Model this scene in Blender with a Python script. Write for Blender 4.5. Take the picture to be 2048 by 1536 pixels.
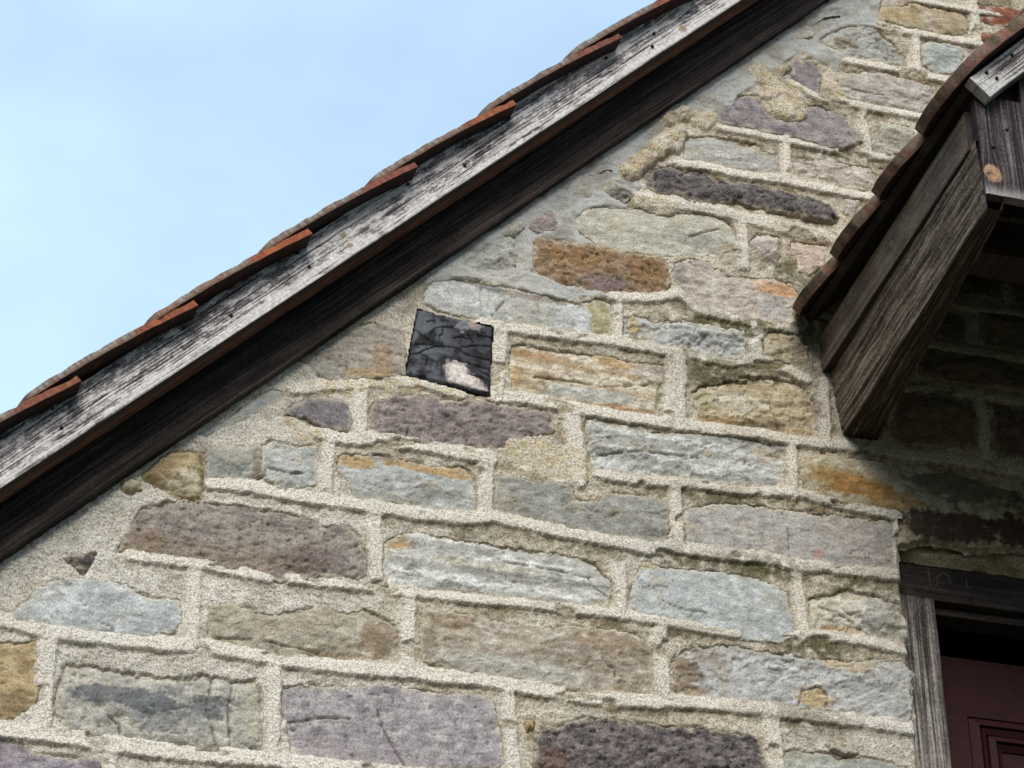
import bpy, math, random
import numpy as np
from mathutils import Matrix, Vector

for ob in list(bpy.data.objects):
    bpy.data.objects.remove(ob)
scene = bpy.context.scene
COL = scene.collection

# ------------------------------------------------------------------ camera
cam_data = bpy.data.cameras.new('camera')
cam = bpy.data.objects.new('camera', cam_data)
COL.objects.link(cam)
cam_data.sensor_width = 36.0
cam_data.lens = 5613.0 / 2048.0 * 36.0
cam_data.clip_start = 0.1
cam_data.clip_end = 6000.0
cam.matrix_world = Matrix(((0.95851977, -0.14440277, -0.24573905, -1.52358213),
                           (-0.28482509, -0.51764198, -0.80679703, -5.00214159),
                           (-0.01070112, 0.84332355, -0.53729961, 1.6),
                           (0, 0, 0, 1)))
scene.camera = cam

# ------------------------------------------------------------------ sky, sun, exposure
SUN_ELEV, SUN_AZ = math.radians(34.0), math.radians(197.0)      # azimuth clockwise from +Y
world = bpy.data.worlds.new('World')
scene.world = world
world.use_nodes = True
wn, wl = world.node_tree.nodes, world.node_tree.links
wn.clear()
w_out = wn.new('ShaderNodeOutputWorld')
w_bg = wn.new('ShaderNodeBackground')
w_bg.inputs['Strength'].default_value = 0.110
w_sky = wn.new('ShaderNodeTexSky')
w_sky.sky_type = 'NISHITA'
w_sky.sun_disc = False
w_sky.sun_elevation = SUN_ELEV
w_sky.sun_rotation = SUN_AZ
w_sky.air_density = 1.0
w_sky.dust_density = 0.8
w_sky.ozone_density = 0.7
# thin high cloud: a pale veil whose thickness drifts across the whole sky
w_tc = wn.new('ShaderNodeTexCoord')
w_map = wn.new('ShaderNodeMapping')
w_map.inputs['Location'].default_value = (0.55, 1.4, 0.75)
w_map.inputs['Scale'].default_value = (1.5, 1.5, 2.6)
w_noise = wn.new('ShaderNodeTexNoise')
w_noise.inputs['Scale'].default_value = 3.2
w_noise.inputs['Detail'].default_value = 4.0
w_noise.inputs['Roughness'].default_value = 0.52
w_ramp = wn.new('ShaderNodeValToRGB')
w_ramp.color_ramp.elements[0].position = 0.40
w_ramp.color_ramp.elements[0].color = (0.40, 0.40, 0.40, 1)
w_ramp.color_ramp.elements[1].position = 0.68
w_ramp.color_ramp.elements[1].color = (0.60, 0.60, 0.60, 1)
w_mix = wn.new('ShaderNodeMix')
w_mix.data_type = 'RGBA'
w_mix.inputs['B'].default_value = (4.5, 5.95, 7.3, 1)
wl.new(w_tc.outputs['Generated'], w_map.inputs['Vector'])
wl.new(w_map.outputs['Vector'], w_noise.inputs['Vector'])
wl.new(w_noise.outputs['Fac'], w_ramp.inputs['Fac'])
wl.new(w_ramp.outputs['Color'], w_mix.inputs['Factor'])
wl.new(w_sky.outputs['Color'], w_mix.inputs['A'])
wl.new(w_mix.outputs['Result'], w_bg.inputs['Color'])
wl.new(w_bg.outputs['Background'], w_out.inputs['Surface'])

sun_data = bpy.data.lights.new('sun', 'SUN')
sun_data.energy = 1.5
sun_data.angle = math.radians(34.0)
sun_data.color = (1.0, 0.965, 0.91)
sun = bpy.data.objects.new('sun', sun_data)
COL.objects.link(sun)
to_sun = Vector((math.sin(SUN_AZ) * math.cos(SUN_ELEV), math.cos(SUN_AZ) * math.cos(SUN_ELEV), math.sin(SUN_ELEV)))
sun.rotation_euler = to_sun.to_track_quat('Z', 'Y').to_euler()
sun.location = to_sun * 30

scene.render.engine = 'CYCLES'
vs = scene.view_settings
vs.view_transform = 'Standard'
vs.look = 'None'
vs.gamma = 1.0
vs.use_curve_mapping = False
vs.exposure = 0.99

# ------------------------------------------------------------------ traced measurements (wall plane, millimetres: x along the wall, z up)
STONES = [
 ('porph', [(132, 122, 115), (98, 90, 86), (152, 142, 134)],
  [(-839,4391), (-818,4447), (-797,4494), (-752,4522), (-658,4533), (-553,4535), (-489,4533), (-413,4513), (-359,4519), (-335,4496), (-323,4455), (-319,4411), (-330,4397), (-420,4388), (-504,4365), (-536,4374), (-651,4386), (-745,4388), (-791,4395)], [(-0.443,4.423,0.064,0.029,(84, 56, 50),0.5), (-0.798,4.417,0.061,0.035,(128, 104, 76),0.5), (-0.611,4.41,0.157,0.029,(140, 118, 96),0.4)], {'rough': 1.5}, None),
 ('porph', [(94, 85, 84), (56, 51, 52), (126, 117, 114)],
  [(-952,4356), (-885,4380), (-891,4359), (-906,4325), (-920,4339), (-938,4344)], [], {}, None),
 ('sand', [(170, 173, 172), (142, 145, 145), (196, 199, 198)],
  [(-1036,4203), (-1030,4236), (-1006,4255), (-1001,4279), (-954,4308), (-916,4315), (-821,4319), (-795,4301), (-763,4291), (-710,4297), (-700,4250), (-713,4220), (-741,4213), (-775,4204), (-855,4192), (-960,4199)], [], {'smooth': 1}, None),
 ('sand', [(158, 150, 134), (128, 118, 102), (180, 174, 160)],
  [(-649,4275), (-647,4286), (-621,4297), (-595,4301), (-533,4288), (-502,4295), (-439,4312), (-408,4328), (-376,4313), (-355,4312), (-329,4329), (-291,4318), (-259,4303), (-245,4287), (-248,4241), (-258,4219), (-389,4203), (-457,4201), (-529,4197), (-581,4201), (-622,4212), (-646,4218)], [(-0.291,4.264,0.042,0.04,(128, 104, 76),0.6), (-0.353,4.215,0.084,0.011,(128, 104, 76),0.5)], {}, None),
 ('sand', [(158, 140, 106), (124, 106, 80), (178, 164, 134)],
  [(-1083,4144), (-987,4164), (-982,4126), (-972,4070), (-980,4024), (-1006,3999), (-1038,3982), (-1068,3976)], [(-1.037,4.003,0.048,0.042,(128, 104, 76),0.5)], {}, 'ochre yellow stone at the left edge of the photo'),
 ('lump', [(162, 156, 148), (124, 120, 116), (188, 180, 166)],
  [(-928,4123), (-865,4126), (-788,4119), (-675,4125), (-647,4136), (-609,4137), (-594,4128), (-542,4142), (-529,4097), (-521,4071), (-519,3983), (-542,3975), (-657,3966), (-785,3968), (-834,3971), (-901,3974), (-931,4003), (-945,4009), (-942,4055), (-940,4093)], [(-0.796,4.062,0.119,0.024,(78, 80, 86),0.75), (-0.636,4.066,0.045,0.027,(78, 80, 86),0.75), (-0.725,4.043,0.08,0.049,(110, 112, 112),0.6), (-0.55,4.077,0.02,0.065,(176, 168, 140),0.5)], {}, 'lumpy grey stone blotched with dark patches'),
 ('porph', [(146, 138, 140), (112, 104, 108), (174, 168, 168)],
  [(-490,4132), (-455,4138), (-403,4140), (-250,4160), (-185,4157), (-118,4160), (-60,4162), (-45,4139), (-29,4067), (-23,4018), (-36,4005), (-220,3979), (-327,3975), (-409,3974), (-465,3976), (-477,4031), (-488,4085)], [(-0.349,4.014,0.208,0.027,(160, 148, 148),0.4)], {'flat': 1}, None),
 ('porph', [(128, 118, 124), (96, 88, 96), (150, 142, 146)],
  [(-1070,3946), (-1042,3945), (-1002,3938), (-972,3924), (-904,3922), (-846,3921), (-839,3858), (-1060,3832)], [], {}, None),
 ('sand', [(172, 172, 166), (140, 138, 130), (196, 196, 192)],
  [(-279,4501), (-251,4518), (-218,4524), (-179,4527), (-75,4522), (-9,4523), (47,4522), (114,4519), (170,4515), (209,4488), (224,4458), (215,4428), (203,4413), (167,4407), (23,4405), (-141,4398), (-271,4384), (-282,4411), (-285,4452)], [(-0.251,4.499,0.028,0.022,(178, 148, 104),1), (-0.054,4.468,0.133,0.01,(188, 172, 140),0.4), (0.035,4.457,0.202,0.006,(120, 118, 112),0.5), (-0.142,4.503,0.155,0.012,(140, 136, 124),0.6)], {'band': 1}, 'pale grey stone with a yellow upper left corner'),
 ('sand', [(158, 148, 132), (122, 112, 98), (186, 180, 170)],
  [(-206,4295), (-193,4316), (-189,4342), (-148,4344), (-61,4343), (-22,4337), (61,4335), (127,4351), (181,4352), (248,4355), (301,4335), (307,4319), (306,4233), (301,4216), (280,4206), (192,4202), (21,4202), (-65,4209), (-110,4207), (-200,4223)], [(0.22,4.316,0.09,0.035,(128, 104, 76),0.5), (-0.141,4.325,0.065,0.016,(128, 104, 76),0.6), (-0.184,4.261,0.016,0.046,(128, 104, 76),0.5), (-0.034,4.235,0.175,0.023,(185, 182, 172),0.5)], {}, None),
 ('porph', [(94, 85, 84), (56, 51, 52), (126, 117, 114)],
  [(42,4092), (57,4101), (105,4118), (143,4140), (193,4148), (242,4141), (291,4145), (341,4145), (413,4154), (453,4148), (506,4149), (532,4137), (548,4084), (549,4000), (43,3941), (39,4051)], [(0.071,4.032,0.043,0.033,(110, 78, 66),0.5)], {'rough': 2.3}, 'dark purple rough stone at the bottom edge'),
 ('sand', [(162, 159, 154), (134, 130, 126), (180, 178, 173)],
  [(396,4678), (429,4689), (497,4707), (527,4708), (619,4712), (714,4718), (829,4718), (895,4726), (901,4689), (900,4638), (883,4580), (879,4592), (776,4587), (657,4578), (610,4588), (482,4586), (396,4583)], [(0.706,4.611,0.016,0.013,(168, 116, 98),0.55), (0.806,4.657,0.073,0.064,(168, 152, 140),0.4)], {'flat': 1}, None),
 ('sand', [(166, 169, 167), (142, 146, 145), (188, 191, 190)],
  [(287,4524), (301,4533), (329,4524), (363,4524), (467,4534), (537,4530), (594,4519), (622,4499), (628,4469), (636,4421), (630,4396), (608,4375), (579,4372), (504,4369), (459,4382), (402,4382), (335,4385), (290,4387), (261,4414), (268,4472)], [(0.306,4.524,0.021,0.01,(170, 150, 100),0.7)], {'smooth': 1}, None),
 ('sand', [(192, 187, 172), (160, 152, 134), (208, 206, 196)],
  [(672,4491), (734,4517), (769,4535), (808,4529), (852,4525), (885,4516), (902,4474), (907,4434), (889,4413), (764,4417), (692,4418), (676,4442)], [(0.85,4.481,0.048,0.05,(160, 158, 150),0.7), (0.74,4.429,0.047,0.012,(176, 140, 100),0.8), (0.887,4.493,0.017,0.038,(178, 148, 104),0.3)], {'facet': 2}, 'cream stone with a chipped face at the door jamb'),
 ('sand', [(168, 168, 166), (140, 138, 134), (188, 188, 186)],
  [(350,4297), (363,4320), (393,4337), (498,4356), (548,4349), (616,4354), (652,4346), (754,4351), (802,4361), (888,4369), (906,4348), (897,4295), (899,4246), (884,4223), (824,4224), (711,4227), (622,4220), (582,4228), (417,4223), (356,4228)], [(0.377,4.272,0.034,0.053,(128, 104, 76),0.75), (0.433,4.321,0.046,0.024,(128, 104, 76),0.5), (0.663,4.256,0.044,0.026,(186, 160, 116),0.85), (0.745,4.345,0.083,0.017,(186, 162, 120),0.6), (0.401,4.234,0.028,0.016,(162, 122, 82),0.5)], {'facet': 1.6}, 'light grey stone with rusty stains beside the door jamb'),
 ('sand', [(150, 152, 144), (125, 126, 118), (170, 171, 164)],
  [(587,4114), (616,4125), (682,4130), (715,4114), (774,4128), (824,4122), (877,4116), (890,4086), (892,3994), (585,3959)], [], {}, None),
 ('sand', [(150, 140, 138), (120, 112, 112), (168, 160, 156)],
  [(689,4145), (764,4137), (738,4125), (703,4132)], [], {}, None),
 ('porph', [(146, 137, 128), (118, 108, 100), (166, 158, 148)],
  [(-477,4918), (-436,4966), (-381,5009), (-342,5032), (-302,5042), (-265,5036), (-246,5024), (-241,4968), (-243,4913), (-320,4891), (-398,4875), (-437,4885), (-461,4908)], [(-0.295,4.936,0.022,0.058,(160, 130, 90),0.6), (-0.328,4.901,0.067,0.013,(170, 140, 95),0.6), (-0.423,4.895,0.044,0.018,(160, 158, 148),0.6)], {}, None),
 ('sand', [(150, 156, 156), (130, 134, 132), (165, 170, 170)],
  [(-699,4689), (-639,4732), (-606,4763), (-581,4793), (-544,4830), (-517,4833), (-505,4814), (-538,4788), (-587,4753), (-624,4728), (-671,4694)], [], {'smooth': 1}, None),
 ('porph', [(106, 99, 102), (78, 72, 76), (130, 123, 123)],
  [(-507,4770), (-493,4794), (-451,4823), (-428,4831), (-381,4830), (-368,4820), (-359,4777), (-362,4750), (-392,4746), (-430,4751), (-457,4764)], [], {'flat': 1}, None),
 ('porph', [(126, 113, 111), (92, 82, 83), (150, 138, 134)],
  [(-319,4814), (-307,4836), (-257,4859), (-199,4868), (-142,4868), (-59,4880), (-4,4875), (75,4879), (96,4854), (99,4828), (43,4802), (-2,4768), (-74,4759), (-142,4753), (-187,4748), (-254,4750), (-292,4756), (-315,4766)], [], {'rough': 1.3}, 'mauve stone directly below the charred beam end'),
 ('sand', [(150, 152, 144), (125, 126, 118), (170, 171, 164)],
  [(-668,4653), (-611,4672), (-560,4683), (-553,4654), (-544,4614), (-576,4594), (-619,4590), (-656,4587), (-666,4556), (-670,4604)], [(-0.562,4.633,0.009,0.048,(128, 104, 76),0.6)], {}, None),
 ('sand', [(164, 166, 162), (140, 142, 138), (182, 184, 182)],
  [(-556,4687), (-532,4702), (-497,4698), (-470,4695), (-437,4708), (-429,4695), (-429,4642), (-437,4606), (-467,4590), (-512,4581), (-544,4609), (-552,4653)], [(-0.526,4.686,0.026,0.01,(214, 210, 198),0.7)], {'facet': 1.5}, None),
 ('sand', [(164, 166, 162), (138, 139, 134), (182, 184, 180)],
  [(-392,4673), (-385,4691), (-371,4697), (-317,4702), (-254,4701), (-184,4695), (-122,4705), (-91,4694), (-83,4672), (-79,4623), (-86,4592), (-160,4588), (-277,4590), (-341,4591), (-367,4627), (-384,4649)], [(-0.341,4.683,0.055,0.017,(178, 148, 104),0.9), (-0.231,4.689,0.089,0.017,(166, 134, 88),0.85), (-0.131,4.687,0.05,0.015,(178, 148, 104),0.9), (-0.286,4.696,0.044,0.011,(128, 104, 76),0.7)], {}, 'grey stone with an orange band along its top'),
 ('lump', [(158, 140, 106), (124, 106, 80), (178, 164, 134)],
  [(-809,4573), (-785,4602), (-750,4641), (-725,4645), (-672,4651), (-669,4553), (-666,4538), (-687,4527), (-742,4534), (-777,4553), (-798,4563)], [(-0.713,4.567,0.047,0.026,(205, 192, 164),0.8), (-0.766,4.588,0.031,0.03,(128, 104, 76),0.5), (-0.721,4.529,0.042,0.009,(128, 104, 76),0.7)], {'bulge': 0.02}, None),
 ('lump', [(160, 150, 128), (130, 118, 94), (180, 170, 150)],
  [(-847,4545), (-826,4564), (-801,4559), (-799,4535), (-823,4527), (-843,4528)], [], {'bulge': 0.016}, None),
 ('sand', [(174, 158, 132), (142, 120, 90), (190, 182, 166)],
  [(-4,5007), (1,5039), (62,5048), (152,5044), (243,5048), (269,5040), (368,5045), (370,5028), (349,4986), (343,4930), (338,4908), (307,4912), (230,4911), (153,4913), (111,4916), (38,4927), (0,4929)], [(0.249,5.031,0.048,0.013,(178, 148, 104),0.8), (0.066,5.026,0.071,0.011,(162, 122, 82),0.5), (0.007,4.956,0.016,0.039,(178, 148, 104),0.6), (0.181,4.94,0.13,0.019,(176, 176, 168),0.8), (0.251,4.916,0.083,0.009,(162, 122, 82),0.85), (0.326,5.024,0.036,0.027,(160, 156, 150),0.6)], {'band': 1}, 'tan layered stone beside the charred beam end'),
 ('sand', [(176, 178, 176), (152, 152, 146), (194, 197, 196)],
  [(-201,5140), (-181,5187), (-137,5200), (-66,5194), (-29,5194), (29,5188), (112,5188), (158,5178), (197,5199), (241,5205), (241,5111), (214,5102), (152,5102), (44,5100), (-67,5093), (-161,5098), (-201,5116)], [(0.045,5.178,0.107,0.01,(120, 96, 74),0.6), (0.217,5.154,0.026,0.055,(165, 150, 104),0.85), (0.033,5.134,0.071,0.041,(168, 160, 140),0.4), (-0.043,5.186,0.035,0.008,(90, 92, 98),0.7)], {'smooth': 1, 'streak': 1}, 'pale bluish stone with vertical drip marks above the charred beam end'),
 ('sand', [(172, 174, 171), (142, 144, 143), (195, 197, 195)],
  [(268,5143), (274,5164), (302,5175), (339,5167), (370,5167), (429,5183), (478,5182), (513,5170), (563,5174), (571,5159), (568,5113), (544,5092), (486,5088), (412,5099), (365,5102), (269,5106)], [(0.292,5.151,0.024,0.025,(184, 160, 112),0.8), (0.502,5.171,0.074,0.011,(176, 166, 140),0.5)], {'facet': 2}, None),
 ('sand', [(158, 148, 128), (120, 110, 92), (178, 170, 152)],
  [(609,5160), (627,5191), (672,5192), (690,5184), (721,5165), (722,5099), (689,5104), (635,5110), (613,5125)], [], {'facet': 2}, None),
 ('sand', [(170, 158, 132), (134, 120, 92), (190, 182, 162)],
  [(426,4988), (447,5002), (496,5026), (591,5058), (642,5063), (686,5060), (715,5037), (731,5010), (730,4927), (702,4910), (653,4914), (586,4911), (521,4907), (446,4909), (434,4946)], [(0.476,4.917,0.054,0.016,(178, 148, 104),0.7), (0.603,4.925,0.049,0.027,(112, 98, 76),0.6), (0.681,4.924,0.037,0.016,(178, 148, 104),0.5), (0.54,4.981,0.061,0.027,(196, 190, 172),0.6)], {'facet': 2}, None),
 ('sand', [(166, 167, 162), (138, 138, 133), (186, 188, 185)],
  [(173,4855), (177,4872), (225,4880), (288,4883), (318,4867), (352,4865), (409,4872), (454,4882), (524,4890), (576,4882), (642,4883), (647,4850), (641,4802), (616,4767), (534,4759), (399,4749), (331,4750), (233,4737), (191,4736), (179,4766)], [(0.598,4.851,0.03,0.019,(182, 162, 138),0.6), (0.273,4.87,0.059,0.013,(178, 168, 146),0.6)], {'facet': 1.5, 'band': 1}, None),
 ('sand', [(142, 141, 134), (116, 115, 108), (160, 160, 154)],
  [(-40,4694), (22,4696), (56,4690), (106,4701), (135,4689), (143,4662), (171,4661), (197,4668), (215,4692), (257,4692), (316,4697), (354,4691), (361,4665), (354,4598), (332,4578), (228,4579), (104,4588), (21,4599), (-41,4598)], [], {'flat': 1}, None),
 ('sand', [(170, 160, 136), (138, 124, 96), (186, 180, 164)],
  [(677,4831), (691,4860), (751,4876), (808,4872), (868,4875), (915,4867), (970,4859), (1046,4877), (1119,4859), (1243,4848), (1459,4848), (1453,4715), (1212,4713), (1082,4688), (1034,4699), (979,4697), (903,4669), (904,4743), (888,4747), (825,4750), (720,4755), (685,4774)], [(1.08,4.849,0.153,0.06,(112, 104, 92),0.85), (1.35,4.791,0.156,0.107,(104, 92, 80),0.85), (0.793,4.804,0.099,0.029,(166, 122, 64),0.9), (0.901,4.775,0.075,0.024,(170, 130, 74),0.7), (0.721,4.805,0.037,0.026,(160, 132, 84),0.7), (1.031,4.73,0.138,0.034,(78, 62, 52),0.95), (1.205,4.741,0.089,0.034,(80, 64, 54),0.95)], {'bulge': 0.02, 'smooth': 1, 'nosmear': 1}, 'long lintel stone with an ochre band over the door'),  # dark brown lower band; porch shade is also put into the dark patches
 ('sand', [(172, 170, 156), (148, 142, 124), (186, 186, 176)],
  [(160,5419), (186,5447), (238,5470), (306,5478), (399,5479), (515,5507), (535,5488), (551,5465), (566,5417), (545,5397), (454,5364), (367,5353), (272,5344), (205,5355), (163,5388)], [(0.465,5.411,0.088,0.02,(138, 134, 126),0.5), (0.539,5.403,0.018,0.014,(162, 122, 82),0.4)], {'smooth': 1}, None),
 ('porph', [(134, 107, 80), (102, 80, 64), (150, 132, 112)],
  [(58,5335), (86,5338), (115,5331), (184,5344), (243,5345), (282,5333), (351,5343), (384,5333), (391,5279), (363,5240), (325,5240), (261,5226), (180,5220), (112,5223), (71,5244), (55,5270)], [(0.226,5.245,0.055,0.025,(128, 112, 110),0.8), (0.155,5.309,0.073,0.022,(152, 114, 70),0.5), (0.324,5.299,0.049,0.035,(142, 106, 66),0.5)], {'rough': 1.6}, 'rust brown stone under the cement patch'),
 ('sand', [(172, 163, 153), (144, 134, 124), (192, 185, 176)],
  [(393,5298), (402,5337), (434,5358), (487,5358), (502,5339), (547,5326), (635,5340), (697,5333), (708,5300), (684,5225), (664,5210), (590,5219), (516,5211), (455,5222), (438,5243), (415,5274)], [(0.658,5.312,0.064,0.02,(190, 140, 84),0.7), (0.642,5.259,0.044,0.035,(170, 166, 162),0.5), (0.411,5.315,0.02,0.043,(120, 116, 112),0.5)], {}, None),
 ('lump', [(160, 157, 150), (136, 132, 126), (186, 184, 178)],
  [(-119,5228), (-86,5263), (-58,5298), (-3,5347), (22,5333), (27,5289), (38,5238), (-12,5214), (-66,5213)], [], {'rough': 1.8}, None),
 ('porph', [(142, 130, 128), (116, 104, 104), (156, 146, 142)],
  [(48,5363), (53,5388), (74,5402), (91,5425), (104,5424), (120,5381), (98,5364), (65,5356)], [], {}, None),
 ('sand', [(150, 148, 140), (126, 124, 116), (166, 164, 156)],
  [(226,5508), (249,5543), (275,5544), (310,5540), (327,5528), (291,5495), (282,5483), (248,5492)], [], {'facet': 2.5}, None),
 ('porph', [(88, 81, 82), (54, 50, 52), (114, 106, 104)],
  [(338,5551), (354,5595), (378,5614), (413,5618), (444,5609), (463,5626), (498,5617), (523,5599), (609,5606), (689,5596), (766,5595), (806,5578), (830,5546), (811,5529), (775,5528), (698,5530), (605,5535), (564,5540), (528,5530), (457,5519), (423,5537), (365,5526)], [], {'rough': 2, 'bulge': 0.02}, 'long narrow dark purple stone in the upper wall'),
 ('sand', [(162, 161, 155), (136, 134, 127), (180, 180, 175)],
  [(443,5699), (448,5715), (518,5734), (585,5736), (639,5733), (648,5714), (685,5711), (681,5651), (624,5649), (553,5649), (472,5643), (441,5650)], [(0.621,5.722,0.052,0.012,(178, 164, 136),0.5)], {}, None),
 ('sand', [(172, 163, 153), (144, 134, 124), (192, 185, 176)],
  [(720,5711), (811,5716), (922,5723), (940,5699), (927,5659), (897,5645), (861,5652), (785,5657), (720,5655)], [], {'facet': 1.8}, None),
 ('porph', [(124, 115, 117), (94, 86, 88), (150, 142, 141)],
  [(530,5791), (554,5828), (583,5867), (611,5881), (648,5887), (656,5846), (676,5816), (713,5813), (751,5838), (768,5880), (802,5888), (869,5868), (873,5847), (906,5795), (851,5759), (801,5756), (769,5766), (701,5770), (614,5777), (533,5775)], [], {'flat': 1}, 'mauve stone with a mortar lump over its middle'),
 ('porph', [(120, 112, 114), (94, 86, 88), (142, 134, 134)],
  [(709,5960), (733,5976), (745,6012), (756,6035), (769,6017), (789,6033), (806,6010), (816,5983), (806,5937), (793,5912), (762,5923), (712,5945)], [], {'flat': 1}, None),
 ('sand', [(154, 154, 148), (130, 130, 124), (172, 172, 166)],
  [(812,6096), (853,6132), (893,6159), (970,6177), (989,6158), (1029,6127), (1051,6098), (1055,6069), (1000,6060), (951,6064), (885,6061), (854,6083)], [(0.892,6.106,0.03,0.016,(140, 122, 96),0.6)], {'facet': 2}, None),
 ('sand', [(164, 158, 150), (136, 130, 122), (180, 176, 170)],
  [(854,5992), (905,6014), (978,6025), (1072,6020), (1119,6014), (1109,5941), (1063,5923), (1016,5924), (969,5923), (920,5924), (870,5924), (862,5949)], [], {}, None),
 ('sand', [(160, 146, 120), (130, 116, 92), (178, 168, 146)],
  [(993,6243), (1093,6281), (1135,6274), (1231,6281), (1239,6253), (1236,6211), (1211,6199), (1127,6193), (1067,6197), (996,6201)], [(1.129,6.228,0.017,0.034,(180, 172, 156),0.5), (1.033,6.231,0.056,0.02,(172, 148, 104),0.5)], {'streak': 1}, None),
 ('sand', [(156, 160, 156), (130, 134, 130), (174, 178, 174)],
  [(1101,6146), (1124,6158), (1211,6163), (1218,6146), (1197,6080), (1136,6057), (1098,6077)], [], {'smooth': 1}, None),
 ('brick', [(124, 76, 58), (96, 60, 50), (148, 98, 78)],
  [(1274,6320), (1327,6327), (1400,6327), (1416,6285), (1338,6255), (1295,6261), (1273,6267)], [(1.304,6.293,0.012,0.021,(190, 170, 160),0.7)], {}, 'red brick fragment in the upper wall'),
 ('brick', [(126, 80, 64), (104, 64, 54), (146, 98, 82)],
  [(1274,6218), (1325,6228), (1299,6184), (1274,6198)], [], {}, None),
 ('sand', [(158, 156, 142), (134, 130, 116), (172, 170, 158)],
  [(958,5865), (1011,5871), (1053,5866), (1033,5792), (964,5767), (958,5815)], [], {}, None),
 ('lump', [(172, 160, 154), (146, 134, 130), (186, 176, 170)],
  [(590,5432), (613,5467), (676,5461), (674,5407), (653,5383), (622,5383), (600,5404)], [], {'bulge': 0.018}, None),
 ('sand', [(174, 158, 144), (148, 132, 118), (186, 174, 164)],
  [(695,5458), (796,5464), (778,5398), (738,5365), (709,5371), (709,5414)], [], {}, None),
 ('sand', [(164, 158, 152), (140, 134, 130), (176, 172, 168)],
  [(851,5606), (888,5611), (868,5562), (849,5567)], [], {}, None),
 ('sand', [(162, 160, 150), (138, 133, 122), (178, 176, 166)],
  [(129,5481), (161,5539), (236,5595), (279,5592), (272,5554), (222,5529), (196,5480), (159,5459)], [], {'flat': 1}, None),
 ('sand', [(162, 160, 150), (138, 133, 122), (178, 176, 166)],
  [(479,5832), (554,5907), (608,5935), (592,5884), (537,5823), (491,5812)], [], {'smooth': 1}, None),
 ('sand', [(162, 160, 150), (138, 133, 122), (178, 176, 166)],
  [(738,6103), (824,6188), (895,6220), (905,6177), (833,6128), (763,6077)], [], {'flat': 1}, None),
 ('sand', [(165, 163, 157), (134, 132, 126), (188, 187, 183)],
  [(-18,5332), (12,5373), (34,5384), (38,5364), (12,5335)], [], {'facet': 2}, None),
 ('lump', [(160, 134, 96), (130, 106, 76), (176, 156, 120)],
  [(22,4120), (36,4125), (46,4117), (44,4103), (29,4088), (21,4099)], [], {'bulge': 0.014}, None),
 ('sand', [(116, 104, 90), (92, 82, 70), (134, 122, 106)],  # from here on, stones at the porch: its shade is put into their browns
  [(934,5075), (1004,5080), (1130,5080), (1138,5061), (1128,5001), (1129,4950), (1028,4941), (927,4935), (913,4976)], [], {}, None),
 ('sand', [(104, 92, 84), (80, 70, 66), (120, 110, 100)],
  [(1182,5089), (1337,5090), (1331,4942), (1179,4945), (1170,5005)], [], {}, None),
 ('sand', [(116, 104, 90), (92, 82, 70), (134, 122, 106)],
  [(1010,5213), (1120,5218), (1197,5215), (1365,5212), (1355,5132), (1186,5125), (1071,5123), (996,5129)], [], {}, None),
 ('sand', [(104, 92, 84), (80, 70, 66), (120, 110, 100)],
  [(1066,5322), (1135,5306), (1122,5244), (1052,5246)], [], {}, None),
 ('sand', [(116, 104, 90), (92, 82, 70), (134, 122, 106)],
  [(1178,5343), (1383,5351), (1369,5241), (1265,5244), (1180,5243), (1169,5291)], [], {}, None),
 ('sand', [(104, 92, 84), (80, 70, 66), (120, 110, 100)],
  [(1094,5473), (1252,5473), (1235,5382), (1078,5382)], [], {}, None),
 ('sand', [(116, 104, 90), (92, 82, 70), (134, 122, 106)],
  [(1278,5471), (1452,5474), (1440,5383), (1268,5381)], [], {}, None),
 ('sand', [(104, 92, 84), (80, 70, 66), (120, 110, 100)],
  [(826,5364), (1031,5359), (1014,5256), (818,5256)], [], {}, None),
 ('sand', [(116, 104, 90), (92, 82, 70), (134, 122, 106)],
  [(799,5176), (964,5191), (949,5105), (792,5092)], [], {}, None),
 ('sand', [(116, 104, 90), (92, 82, 70), (134, 122, 106)],
  [(813,5040), (895,5054), (885,4944), (805,4942)], [], {}, None),
 ('sand', [(116, 104, 90), (92, 82, 70), (134, 122, 106)],
  [(762,5352), (788,5356), (812,5351), (805,5250), (779,5248), (754,5252)], [], {}, None),
 ('sand', [(116, 104, 90), (92, 82, 70), (134, 122, 106)],
  [(855,5559), (939,5562), (1024,5556), (1015,5466), (931,5465), (848,5470)], [], {}, None),
 ('sand', [(116, 104, 90), (92, 82, 70), (134, 122, 106)],
  [(1051,5568), (1144,5571), (1236,5564), (1226,5473), (1133,5472), (1042,5478)], [], {}, None),
 ('sand', [(116, 104, 90), (92, 82, 70), (134, 122, 106)],
  [(947,5728), (1040,5732), (1133,5725), (1125,5648), (1032,5646), (941,5651)], [], {}, None),
 ('sand', [(116, 104, 90), (92, 82, 70), (134, 122, 106)],
  [(1174,5728), (1275,5732), (1376,5725), (1364,5631), (1263,5630), (1164,5635)], [], {}, None),
 ('sand', [(116, 104, 90), (92, 82, 70), (134, 122, 106)],
  [(1082,5888), (1157,5892), (1231,5886), (1222,5798), (1147,5796), (1074,5800)], [], {}, None),
 ('sand', [(116, 104, 90), (92, 82, 70), (134, 122, 106)],
  [(1260,5902), (1343,5906), (1425,5900), (1413,5803), (1331,5801), (1249,5806)], [], {}, None),
 ('sand', [(116, 104, 90), (92, 82, 70), (134, 122, 106)],
  [(1165,6032), (1241,6037), (1316,6032), (1307,5950), (1231,5947), (1156,5951)], [], {}, None),
 ('sand', [(116, 104, 90), (92, 82, 70), (134, 122, 106)],
  [(1346,6047), (1430,6052), (1513,6047), (1500,5947), (1417,5945), (1334,5949)], [], {}, None),
 ('sand', [(116, 104, 90), (92, 82, 70), (134, 122, 106)],
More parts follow.
